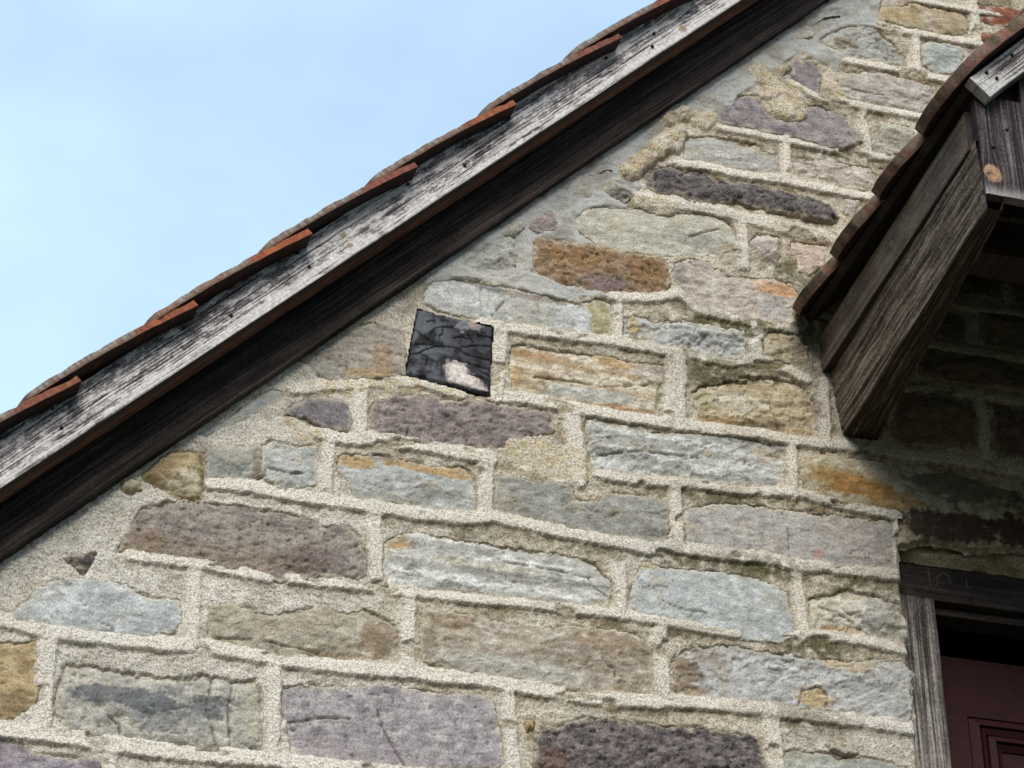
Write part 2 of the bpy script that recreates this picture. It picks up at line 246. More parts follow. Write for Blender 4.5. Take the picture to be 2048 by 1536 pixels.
  [(1377,6193), (1462,6198), (1547,6193), (1534,6100), (1449,6097), (1366,6100)], [], {}, None),
 ('sand', [(116, 104, 90), (92, 82, 70), (134, 122, 106)],
  [(819,5435), (896,5438), (973,5431), (969,5387), (892,5386), (816,5391)], [], {}, None),
]
RIBBONS = [
 (0.0365, 1.00, [(-1103,4198), (-1064,4199), (-1036,4195), (-959,4186), (-855,4185), (-749,4188), (-643,4198), (-572,4189), (-500,4188), (-405,4185), (-222,4193), (-73,4195), (40,4190), (153,4187), (308,4194), (335,4202), (539,4211), (664,4210), (789,4211), (895,4206)]),
 (0.0388, 1.00, [(-1082,3964), (-1043,3963), (-907,3962), (-805,3958), (-701,3955), (-528,3963), (-457,3964), (-327,3964), (-214,3965), (-36,3959)]),
 (0.0296, 1.00, [(-814,4380), (-785,4379)]),
 (0.0274, 1.00, [(-763,4379), (-667,4381), (-599,4376), (-529,4370)]),
 (0.0274, 1.00, [(-483,4376), (-420,4375), (-292,4382), (-217,4380), (-141,4381), (23,4388), (133,4390), (222,4392), (343,4389), (425,4384), (498,4382)]),
 (0.0296, 1.00, [(611,4386), (678,4406), (806,4405), (896,4395)]),
 (0.0365, 1.00, [(-655,4575), (-580,4581), (-520,4575), (-466,4574), (-391,4572), (-315,4572), (-237,4570), (-142,4571), (-41,4587), (62,4579), (186,4571), (311,4562), (351,4574), (435,4575), (583,4580), (647,4572), (734,4577), (885,4583)]),
 (0.0388, 1.00, [(-433,4736), (-375,4731), (-318,4741), (-200,4742), (-142,4738), (-52,4737)]),
 (0.0296, 1.00, [(199,4732), (286,4733), (403,4742), (533,4745), (665,4760), (766,4746), (845,4740), (892,4737)]),
 (0.0342, 0.80, [(-490,4837), (-398,4863), (-281,4893), (-201,4905), (-117,4888)]),
 (0.0342, 1.00, [(-66,5081), (27,5083), (114,5084), (245,5091), (367,5086)]),
 (0.0319, 1.00, [(433,5088), (508,5079), (598,5104), (664,5086), (709,5069)]),
 (0.0342, 1.00, [(-45,4892), (25,4902), (110,4896), (238,4892), (345,4891), (454,4893), (585,4900), (651,4897), (737,4899), (826,4905), (918,4903), (1082,4911), (1235,4907), (1428,4904)]),
 (0.0296, 0.90, [(246,5212), (337,5226), (408,5250), (452,5214), (538,5205), (688,5200)]),
 (0.0410, 0.70, [(314,5508), (440,5510), (527,5510), (615,5498), (749,5493), (797,5482)]),
 (0.0296, 1.00, [(425,5629), (490,5633), (578,5628), (669,5633), (759,5630), (850,5627), (926,5627)]),
 (0.0251, 1.00, [(537,5759), (613,5760), (700,5757), (768,5754), (860,5753), (963,5756)]),
 (0.0274, 1.00, [(730,5941), (803,5908), (896,5908), (967,5906), (1084,5909)]),
 (0.0274, 1.00, [(874,6044), (931,6045), (1027,6046), (1122,6044), (1166,6041)]),
 (0.0274, 1.00, [(982,6180), (1065,6177), (1155,6178), (1264,6182)]),
 (0.0228, 1.00, [(1094,6289), (1166,6290), (1239,6290), (1332,6294)]),
 (0.0274, 1.00, [(903,5080), (1069,5100), (1261,5100), (1428,5096)]),
 (0.0274, 1.00, [(1005,5223), (1159,5222), (1340,5221)]),
 (0.0251, 1.00, [(1029,5344), (1225,5354), (1424,5358)]),
 (0.0410, 1.00, [(-966,4185), (-965,4090), (-963,3981)]),
 (0.0296, 1.00, [(-681,4376), (-678,4245), (-678,4194)]),
 (0.0342, 1.00, [(-509,4185), (-507,4092), (-506,3973)]),
 (0.0365, 1.00, [(-308,4573), (-302,4479), (-298,4387)]),
 (0.0319, 1.00, [(-230,4373), (-229,4197)]),
 (0.0319, 1.00, [(-17,4189), (-12,4101), (-4,3979)]),
 (0.0319, 1.00, [(239,4560), (237,4401)]),
 (0.0319, 1.00, [(327,4384), (326,4207)]),
 (0.0410, 1.00, [(566,4204), (571,4075), (572,4002)]),
 (0.0296, 1.00, [(646,4564), (656,4405)]),
 (0.0319, 1.00, [(-407,4735), (-414,4577)]),
 (0.0388, 1.00, [(-342,4870), (-344,4740)]),
 (0.0365, 1.00, [(-60,4736), (-61,4583)]),
 (0.0296, 1.00, [(374,4721), (375,4574)]),
 (0.0251, 1.00, [(661,4881), (657,4750)]),
 (0.0342, 1.00, [(-23,5084), (-35,4897)]),
 (0.0251, 1.00, [(257,5214), (253,5086)]),
 (0.0570, 1.00, [(393,5082), (382,4895)]),
 (0.0342, 1.00, [(598,5202), (585,5099)]),
 (0.0274, 1.00, [(705,5762), (698,5635)]),
 (0.0228, 1.00, [(919,5905), (921,5763)]),
 (0.0274, 1.00, [(1086,6177), (1076,6045)]),
 (0.0296, 1.00, [(1262,6333), (1257,6184)]),
 (0.0456, 1.00, [(139,4874), (152,4716)]),
 (0.0296, 1.00, [(1146,5111), (1142,4912)]),
 (0.0251, 1.00, [(906,4739), (899,4582)]),
 (0.0296, 1.00, [(574,5475), (574,5360)]),
 (0.0274, 1.00, [(753,5071), (746,4895)]),
 (0.0296, 1.00, [(-824,3955), (-822,3881)]),
]
LUMPS = [(399,5751,447,5784,0.0228,0.022), (295,5573,350,5636,0.0251,0.024), (363,5654,409,5701,0.0274,0.024), (408,5678,429,5724,0.0251,0.020), (697,5892,710,5856,0.0456,0.020), (739,5924,746,5848,0.0228,0.016), (326,5499,388,5494,0.0274,0.014), (482,5761,509,5782,0.0251,0.014), (649,5959,679,5927,0.0274,0.012), (834,5960,859,5934,0.0205,0.010), (454,4834,454,4834,0.0114,0.002), (-433,4855,-142,4911,0.0228,0.006), (-142,4898,-125,4888,0.0160,0.008), (-485,4745,-440,4715,0.0251,0.004), (28,4765,142,4746,0.0456,0.003), (540,5199,626,5200,0.0160,0.005), (496,5061,544,5055,0.0228,0.006)]
CEMENT = [(-206,5165), (-177,5218), (236,5627), (440,5830), (848,6229), (916,6311), (1014,6335), (973,6176), (890,6157), (817,6092), (882,6055), (864,6007), (760,6047), (661,5946), (591,5869), (535,5788), (471,5805), (390,5704), (286,5593), (334,5544), (282,5476), (170,5439), (163,5381), (205,5354), (60,5340), (52,5241), (249,5215), (128,5186), (-96,5199)]
MOSS = [(0.576,5.185,0.138,0.042,0.9), (0.495,5.047,0.086,0.048,1), (0.728,5.233,0.064,0.057,0.9), (0.573,4.56,0.107,0.028,0.9), (0.365,4.554,0.081,0.022,0.7), (0.688,4.367,0.071,0.019,0.8), (0.3,4.356,0.079,0.019,0.5), (0.653,4.208,0.093,0.024,0.8), (0.662,5.362,0.077,0.029,0.7), (0.844,5.745,0.08,0.031,0.6), (0.79,4.758,0.098,0.018,0.5), (0.489,4.711,0.107,0.021,0.6), (-0.142,4.552,0.133,0.017,0.4), (0.17,4.537,0.091,0.017,0.45), (0.382,4.954,0.036,0.093,0.4), (0.772,4.539,0.109,0.018,0.6)]
NAILS = [(-0.239, 0.155), (-0.605, 0.118), (-0.591, 0.162), (-0.135, 0.121), (0.095, 0.156), (0.091, 0.116), (0.431, 0.151), (0.58, 0.116), (0.765, 0.154), (0.579, 0.115), (1.096, 0.146), (1.222, 0.107), (1.255, 0.132)]
KNOTS = [(0.212, 0.13), (0.206, 0.103), (1.334, 0.141), (1.331, 0.1), (0.847, 0.111), (-0.508, 0.166)]
ROOF0 = (-0.4787, 4.9121)
LOG = [[-214, 5092], [-44, 5073], [-53, 4891], [-241, 4916]]
LOG_CRACKS = [[(-2246, 50417), (-1996, 50164), (-1773, 50046)], [(-2344, 49954), (-1961, 50012), (-1738, 49992)], [(-2384, 49682), (-2197, 49715), (-1994, 49849), (-1738, 49992)], [(-1721, 49995), (-1413, 50020), (-1172, 49993), (-1155, 49957)], [(-1172, 50053), (-810, 50156), (-429, 50194)], [(-2096, 49752), (-1890, 49631), (-1720, 49582)], [(-1224, 49984), (-1035, 49879), (-777, 49826), (-484, 49817)], [(-1241, 49685), (-1035, 49662), (-778, 49589), (-520, 49575)], [(-1036, 49387), (-779, 49334), (-539, 49277)], [(-1034, 50415), (-896, 50221)], [(-1947, 50571), (-1930, 50633), (-1741, 50668)], [(-1860, 50308), (-1775, 50462), (-1586, 50536), (-1379, 50533)], [(-1586, 50536), (-1585, 50357), (-1671, 50262), (-1687, 50061)], [(-1379, 50254), (-1189, 50328), (-1034, 50296)], [(-809, 50415), (-428, 50423)], [(-1720, 49582), (-1702, 49468)], [(-1991, 49437), (-1924, 49605)], [(-778, 49550), (-693, 49447), (-538, 49414)]]
LOG_PALE = [[(-1532, 49497), (-1481, 49663), (-1310, 49673), (-1070, 49637), (-1002, 49432), (-797, 49292), (-575, 48998), (-798, 48999), (-1207, 49065), (-1429, 49105), (-1514, 49149)], [(-1275, 50792), (-1033, 50795), (-704, 50734), (-652, 50663), (-860, 50586), (-1034, 50555), (-1172, 50470), (-1275, 50571)]]
SCRATCHES = [[(9977, 46512), (9992, 46040)], [(10141, 46061), (10174, 46271), (10257, 46360), (10334, 46397), (10420, 46397), (10476, 46340), (10496, 46176)], [(10895, 46350), (10919, 46109)]]
CRACKS = [[(-291, 4099), (-279, 4067), (-269, 4044), (-251, 4015), (-226, 3979)], [(-478, 4051), (-412, 4070), (-350, 4074)], [(-632, 4130), (-643, 4059), (-631, 4023), (-618, 3983)], [(-591, 4128), (-598, 4061), (-591, 3986)], [(-837, 4019), (-811, 4003), (-810, 3981)], [(169, 4473), (184, 4449), (215, 4434)], [(369, 5029), (345, 4974), (339, 4918)], [(-232, 4793), (-236, 4766)], [(-633, 4220), (-572, 4226), (-515, 4227), (-416, 4216)], [(630, 4225), (644, 4268), (682, 4283), (704, 4269), (697, 4238)], [(865, 6112), (903, 6098), (935, 6094)], [(891, 5955), (938, 5954), (994, 5956)], [(617, 4982), (632, 4925)], [(637, 4664), (637, 4613)], [(755, 4480), (766, 4470), (796, 4478)], [(202, 4266), (218, 4261), (219, 4243)], [(-28, 4937), (65, 4973)], [(54, 4964), (147, 4971), (217, 4966), (324, 4987)], [(194, 4786), (306, 4810), (435, 4816)], [(-20, 4487), (102, 4481), (169, 4476)], [(517, 5457), (440, 5420)], [(-535, 4637), (-491, 4622), (-459, 4632)], [(-44, 5107), (-14, 5153)], [(697, 4478), (754, 4464), (810, 4430)]]


# ------------------------------------------------------------------ helpers
rng = np.random.default_rng(7)
random.seed(7)


def lin(c):
    c = np.asarray(c, dtype=np.float64) / 255.0
    return np.where(c <= 0.04045, c / 12.92, ((c + 0.055) / 1.055) ** 2.4)


def gn(x, y, seed=0):
    """Gradient noise, about -0.7 .. 0.7."""
    x = np.asarray(x, dtype=np.float64); y = np.asarray(y, dtype=np.float64)
    xi = np.floor(x); yi = np.floor(y)
    xf = x - xi; yf = y - yi
    xi = xi.astype(np.int64); yi = yi.astype(np.int64)

    def g(ix, iy, fx, fy):
        h = (ix * 374761393 + iy * 668265263 + seed * 974634777) & 0xffffffff
        h = ((h ^ (h >> 13)) * 1274126177) & 0xffffffff
        h = h ^ (h >> 16)
        a = (h & 0xffff) * (2 * np.pi / 65536.0)
        return np.cos(a) * fx + np.sin(a) * fy
    u = xf * xf * xf * (xf * (xf * 6 - 15) + 10)
    v = yf * yf * yf * (yf * (yf * 6 - 15) + 10)
    a = g(xi, yi, xf, yf); b = g(xi + 1, yi, xf - 1, yf)
    c = g(xi, yi + 1, xf, yf - 1); d = g(xi + 1, yi + 1, xf - 1, yf - 1)
    return (a + (b - a) * u) * (1 - v) + (c + (d - c) * u) * v


def fbm(x, y, seed=0, o=4, gain=0.5):
    s = 0.0; a = 1.0; f = 1.0
    for k in range(o):
        s = s + a * gn(x * f + 17.3 * k, y * f - 9.1 * k, seed + k)
        a *= gain; f *= 2.03
    return s


def sstep(a, b, x):
    t = np.clip((x - a) / (b - a), 0, 1)
    return t * t * (3 - 2 * t)


def mixc(c, c2, f):
    return c + (np.asarray(c2) - c) * np.asarray(f)[..., None]


def poly_sd(px, pz, poly):
    """Signed distance to a polygon, positive inside."""
    P = np.asarray(poly, dtype=np.float64)
    best = np.full(px.shape, 1e9); inside = np.zeros(px.shape, bool)
    for i in range(len(P)):
        ax, az = P[i]; bx, bz = P[(i + 1) % len(P)]
        ex, ez = bx - ax, bz - az
        t = np.clip(((px - ax) * ex + (pz - az) * ez) / (ex * ex + ez * ez + 1e-12), 0, 1)
        best = np.minimum(best, (px - ax - t * ex) ** 2 + (pz - az - t * ez) ** 2)
        if abs(bz - az) > 1e-9:
            cond = (az > pz) != (bz > pz)
            inside ^= cond & (px < (bx - ax) * (pz - az) / (bz - az) + ax)
    d = np.sqrt(best)
    return np.where(inside, d, -d)


def empty(name, loc=(0, 0, 0), parent=None):
    o = bpy.data.objects.new(name, None)
    COL.objects.link(o)
    o.location = loc
    o.empty_display_size = 0.1
    o.parent = parent
    return o


def mesh_obj(name, V, F, mat, parent=None, col=None, smooth=True):
    """V (n,3) world positions, F list/array of quads or mixed faces; the object's origin goes to the centre of its box."""
    V = np.asarray(V, dtype=np.float64)
    c = (V.min(0) + V.max(0)) / 2
    me = bpy.data.meshes.new(name)
    if isinstance(F, np.ndarray):
        n, k = F.shape
        me.vertices.add(len(V)); me.vertices.foreach_set('co', (V - c).astype(np.float32).ravel())
        me.loops.add(n * k); me.loops.foreach_set('vertex_index', F.astype(np.int32).ravel())
        me.polygons.add(n); me.polygons.foreach_set('loop_start', np.arange(0, n * k, k, dtype=np.int32))
        me.update(calc_edges=True)
    else:
        me.from_pydata([tuple(v) for v in (V - c)], [], F)
    if col is not None:
        a = me.color_attributes.new('Col', 'FLOAT_COLOR', 'POINT')
        cc = np.ones((len(V), 4), dtype=np.float32); cc[:, :np.shape(col)[1]] = col
        a.data.foreach_set('color', cc.ravel())
    me.polygons.foreach_set('use_smooth', [bool(smooth)] * len(me.polygons))
    me.validate()
    me.materials.append(mat)
    o = bpy.data.objects.new(name, me)
    COL.objects.link(o)
    o.location = c
    o.parent = parent
    return o


def grid_faces(mask, flip=False):
    """Quads of a (rows, cols) vertex grid where all four corners are in mask; returns faces with compact indices and the kept order."""
    idx = np.full(mask.shape, -1, dtype=np.int64)
    quad = mask[:-1, :-1] & mask[:-1, 1:] & mask[1:, 1:] & mask[1:, :-1]
    used = np.zeros(mask.shape, bool)
    used[:-1, :-1] |= quad; used[:-1, 1:] |= quad; used[1:, 1:] |= quad; used[1:, :-1] |= quad
    idx[used] = np.arange(used.sum())
    a, b, c, d = idx[:-1, :-1][quad], idx[:-1, 1:][quad], idx[1:, 1:][quad], idx[1:, :-1][quad]
    F = np.stack([a, b, c, d] if not flip else [a, d, c, b], 1)
    return F, used


# ------------------------------------------------------------------ materials
def new_mat(name):
    m = bpy.data.materials.new(name)
    m.use_nodes = True
    nt = m.node_tree
    b = nt.nodes['Principled BSDF']
    b.inputs['Roughness'].default_value = 0.9
    b.inputs['Specular IOR Level'].default_value = 0.25
    return m, nt, b


def node(nt, kind, **kw):
    n = nt.nodes.new(kind)
    for k, v in kw.items():
        if k in n.inputs:
            n.inputs[k].default_value = v
        else:
            setattr(n, k, v)
    return n


def grain_mat(name, scale, dark, light, lo=0.35, hi=0.65, bump=0.3, dist=0.002, specks=None, scale2=None, stretch=None, rough=0.9, base=None, spec=0.25):
    """Base colour (from the mesh's own stone or wood colouring, or fixed) times a fine grain, with bump of the same grain."""
    m, nt, b = new_mat(name)
    b.inputs['Roughness'].default_value = rough
    b.inputs['Specular IOR Level'].default_value = spec
    tc = node(nt, 'ShaderNodeTexCoord')
    vec = tc.outputs['Object']
    if stretch:
        mp = node(nt, 'ShaderNodeMapping'); mp.inputs['Scale'].default_value = stretch
        nt.links.new(vec, mp.inputs['Vector']); vec = mp.outputs['Vector']
    nz = node(nt, 'ShaderNodeTexNoise', Scale=scale, Detail=4.0, Roughness=0.65)
    nt.links.new(vec, nz.inputs['Vector'])
    rp = node(nt, 'ShaderNodeValToRGB')
    rp.color_ramp.elements[0].position = lo; rp.color_ramp.elements[1].position = hi
    rp.color_ramp.elements[0].color = (*dark, 1); rp.color_ramp.elements[1].color = (*light, 1)
    nt.links.new(nz.outputs['Fac'], rp.inputs['Fac'])
    mx = node(nt, 'ShaderNodeMix', data_type='RGBA', blend_type='MULTIPLY')
    mx.inputs['Factor'].default_value = 1.0
    if base is None:
        at = node(nt, 'ShaderNodeAttribute', attribute_name='Col')
        nt.links.new(at.outputs['Color'], mx.inputs['A'])
        nt.links.new(at.outputs['Alpha'], mx.inputs['Factor'])
    else:
        mx.inputs['A'].default_value = (*base, 1)
    nt.links.new(rp.outputs['Color'], mx.inputs['B'])
    out = mx.outputs['Result']
    height = nz.outputs['Fac']
    if specks:
        sc, thr, colour, amt = specks
        n2 = node(nt, 'ShaderNodeTexNoise', Scale=sc, Detail=1.0, Roughness=0.4)
        nt.links.new(vec, n2.inputs['Vector'])
        r2 = node(nt, 'ShaderNodeValToRGB')
        r2.color_ramp.elements[0].position = thr; r2.color_ramp.elements[1].position = thr + 0.06
        r2.color_ramp.elements[0].color = (0, 0, 0, 1); r2.color_ramp.elements[1].color = (amt, amt, amt, 1)
        nt.links.new(n2.outputs['Fac'], r2.inputs['Fac'])
        m2 = node(nt, 'ShaderNodeMix', data_type='RGBA')
        if base is None:
            sm = node(nt, 'ShaderNodeMath', operation='MULTIPLY')
            nt.links.new(r2.outputs['Color'], sm.inputs[0]); nt.links.new(at.outputs['Alpha'], sm.inputs[1])
            nt.links.new(sm.outputs[0], m2.inputs['Factor'])
        else:
            nt.links.new(r2.outputs['Color'], m2.inputs['Factor'])
        nt.links.new(out, m2.inputs['A']); m2.inputs['B'].default_value = (*colour, 1)
        out = m2.outputs['Result']
    if scale2:
        n3 = node(nt, 'ShaderNodeTexNoise', Scale=scale2, Detail=3.0, Roughness=0.6)
        nt.links.new(vec, n3.inputs['Vector'])
        ad = node(nt, 'ShaderNodeMath', operation='ADD')
        nt.links.new(height, ad.inputs[0]); nt.links.new(n3.outputs['Fac'], ad.inputs[1])
        height = ad.outputs[0]
    bp = node(nt, 'ShaderNodeBump', Strength=bump, Distance=dist)
    if base is None:
        bs = node(nt, 'ShaderNodeMath', operation='MULTIPLY'); bs.inputs[1].default_value = bump
        nt.links.new(at.outputs['Alpha'], bs.inputs[0]); nt.links.new(bs.outputs[0], bp.inputs['Strength'])
    nt.links.new(height, bp.inputs['Height'])
    nt.links.new(bp.outputs['Normal'], b.inputs['Normal'])
    nt.links.new(out, b.inputs['Base Color'])
    return m


M_SAND = grain_mat('sandstone', 230, (0.72, 0.72, 0.72), (1.2, 1.2, 1.19), 0.37, 0.63, 0.8, 0.003, scale2=95)
M_PORPH = grain_mat('porphyry', 230, (0.66, 0.66, 0.66), (1.22, 1.21, 1.2), 0.36, 0.64, 0.6, 0.003, specks=(300, 0.64, (0.42, 0.38, 0.37), 0.55), scale2=100)
M_MORTAR = grain_mat('lime_mortar', 240, (0.52, 0.49, 0.45), (1.2, 1.2, 1.2), 0.36, 0.58, 0.9, 0.005, specks=(330, 0.64, (0.17, 0.14, 0.11), 0.45), scale2=130)
M_WOOD = grain_mat('weathered_wood', 120, (0.72, 0.72, 0.72), (1.15, 1.15, 1.15), 0.35, 0.65, 0.35, 0.001, rough=0.85)
M_TILE = grain_mat('fired_clay', 160, (0.68, 0.66, 0.64), (1.18, 1.18, 1.18), 0.35, 0.65, 0.5, 0.002, rough=0.9)
M_IRON = grain_mat('rusty_iron', 300, (0.6, 0.6, 0.6), (1.2, 1.2, 1.2), base=(0.035, 0.030, 0.030), rough=0.6)
M_CORE = grain_mat('rubble_core', 60, (0.7, 0.7, 0.7), (1.1, 1.1, 1.1), base=(0.20, 0.18, 0.15))
M_PAINT = grain_mat('red_paint', 90, (0.75, 0.75, 0.75), (1.1, 1.1, 1.1), base=(0.044, 0.0105, 0.0095), rough=0.7, bump=0.15)
M_DECK = grain_mat('dark_boarding', 40, (0.6, 0.6, 0.6), (1.2, 1.2, 1.2), base=(0.035, 0.027, 0.022))


# ------------------------------------------------------------------ the ground
def ground_sheet():
    r = 2500.0
    V = [(-r, -r, 0), (r, -r, 0), (r, r, 0), (-r, r, 0)]
    m = grain_mat('meadow', 3.0, (0.6, 0.6, 0.5), (1.2, 1.2, 1.1), base=(0.045, 0.045, 0.028), bump=0.4, dist=0.05)
    o = mesh_obj('ground', V, [(0, 1, 2, 3)], m, smooth=False)
    o['kind'] = 'structure'
    return o


ground_sheet()


def sky_blocker():
    """Added ring of dark slopes, out of view, that blocks low sky light."""
    na, nr = 180, 12
    A, T = np.meshgrid(np.linspace(0, 2 * np.pi, na, endpoint=False), np.linspace(0, 1, nr))
    R = 170 + 420 * T
    H = -2 + (1 - (1 - T) ** 2) * (120 + 40 * gn(np.cos(A) * 3, np.sin(A) * 3, 5)) + 6 * fbm(np.cos(A) * R / 60, np.sin(A) * R / 60, 6, 3) * T
    V = np.stack([R * np.cos(A), R * np.sin(A), H], -1).reshape(-1, 3)
    idx = np.arange(na * nr).reshape(nr, na)
    a, b = idx[:-1], idx[1:]
    F = np.stack([a, b, np.roll(b, -1, 1), np.roll(a, -1, 1)], -1).reshape(-1, 4)
    m = grain_mat('sky_blocker_dark', 0.4, (0.5, 0.5, 0.5), (1.3, 1.3, 1.2), base=(0.03, 0.038, 0.02), bump=0.6, dist=1.0)
    o = mesh_obj('sky_blocking_ring', V, F, m)  # unseen ring, added to deepen the shade under the porch
    o['kind'] = 'structure'


sky_blocker()

house = empty('stone_house', (0, 0, 0))
house['label'] = 'old rubble stone house gable with red clay tiles and a small wooden door porch'
house['category'] = 'house'


# ------------------------------------------------------------------ the gable wall: mortar bed with raised pointing, and every stone
TDIR = Vector((math.cos(math.radians(44.658)), 0, math.sin(math.radians(44.658))))
NDIR = Vector((-math.sin(math.radians(44.658)), 0, math.cos(math.radians(44.658))))
JAMB = 0.898
RIDGE_X = 1.4
G = 0.0029


def stone_polys():
    L = []
    for kind, cols, pts, stains, opt, label in STONES:
        L.append(dict(kind=kind, cols=[lin(c) * (np.array((1.175, 1.14, 1.095)) if kind == 'sand' else np.array((1.24, 1.25, 1.18))) for c in cols], P=np.array(pts) / 1000.0, stains=stains, opt=opt, label=label))
    # plain courses below the picture
    r = random.Random(3)
    z = 3.81
    pal = [((165, 163, 157), (134, 132, 126), (188, 187, 183)), ((172, 160, 138), (138, 122, 100), (192, 184, 166)), ((134, 123, 120), (100, 90, 90), (156, 146, 142))]
    for row in range(3):
        h = r.uniform(0.10, 0.125)
        x = -1.75 + r.uniform(0, 0.2)
        while x < 0.86:
            wd = min(r.uniform(0.24, 0.46), 0.885 - x)
            if wd < 0.1:
                break
            zt = z + 0.115 if x > -0.1 else z
            q = [(x, zt - h), (x + wd * 0.5, zt - h - r.uniform(-.008, .008)), (x + wd, zt - h + r.uniform(0, .012)), (x + wd + r.uniform(-.01, .005), zt - h * .5), (x + wd - r.uniform(0, .02), zt), (x + wd * .5, zt + r.uniform(-.008, .008)), (x, zt - r.uniform(0, .012)), (x + r.uniform(-.01, .01), zt - h * .5)]
            c = r.choice(pal)
            if True:
                L.append(dict(kind='sand' if c[0][0] > 150 else 'porph', cols=[lin(k) for k in c], P=np.array(q), stains=[], opt={}, label=None))
            x += wd + 0.045
        z -= h + 0.05
    # plain courses to the right of the picture, above the door
    z = 6.02
    while z > 4.9:
        h = r.uniform(0.10, 0.135)
        x = 1.46 + r.uniform(0, 0.12)
        while x < 2.0 and z < 6.25 - abs(x - 1.4) + 0.3:
            wd = r.uniform(0.22, 0.4)
            q = [(x, z - h), (x + wd * 0.5, z - h - r.uniform(-.008, .008)), (x + wd, z - h), (x + wd, z - h * .5), (x + wd - r.uniform(0, .02), z), (x + wd * .5, z + r.uniform(-.008, .008)), (x, z - r.uniform(0, .012))]
            c = r.choice(pal)
            L.append(dict(kind='sand' if c[0][0] > 150 else 'porph', cols=[lin(k) for k in c], P=np.array(q), stains=[], opt={}, label=None))
            x += wd + 0.045
        z -= h + 0.045
    return L


POLYS = stone_polys()


def warp(X, Z):
    wx = 0.0050 * fbm(X * 36, Z * 36, 11, 3) + 0.0042 * gn(X * 85, Z * 85, 13) + 0.0030 * gn(X * 160, Z * 160, 12)
    wz = 0.0050 * fbm(X * 36, Z * 36, 21, 3) + 0.0042 * gn(X * 85, Z * 85, 23) + 0.0030 * gn(X * 160, Z * 160, 22)
    return X + wx, Z + wz


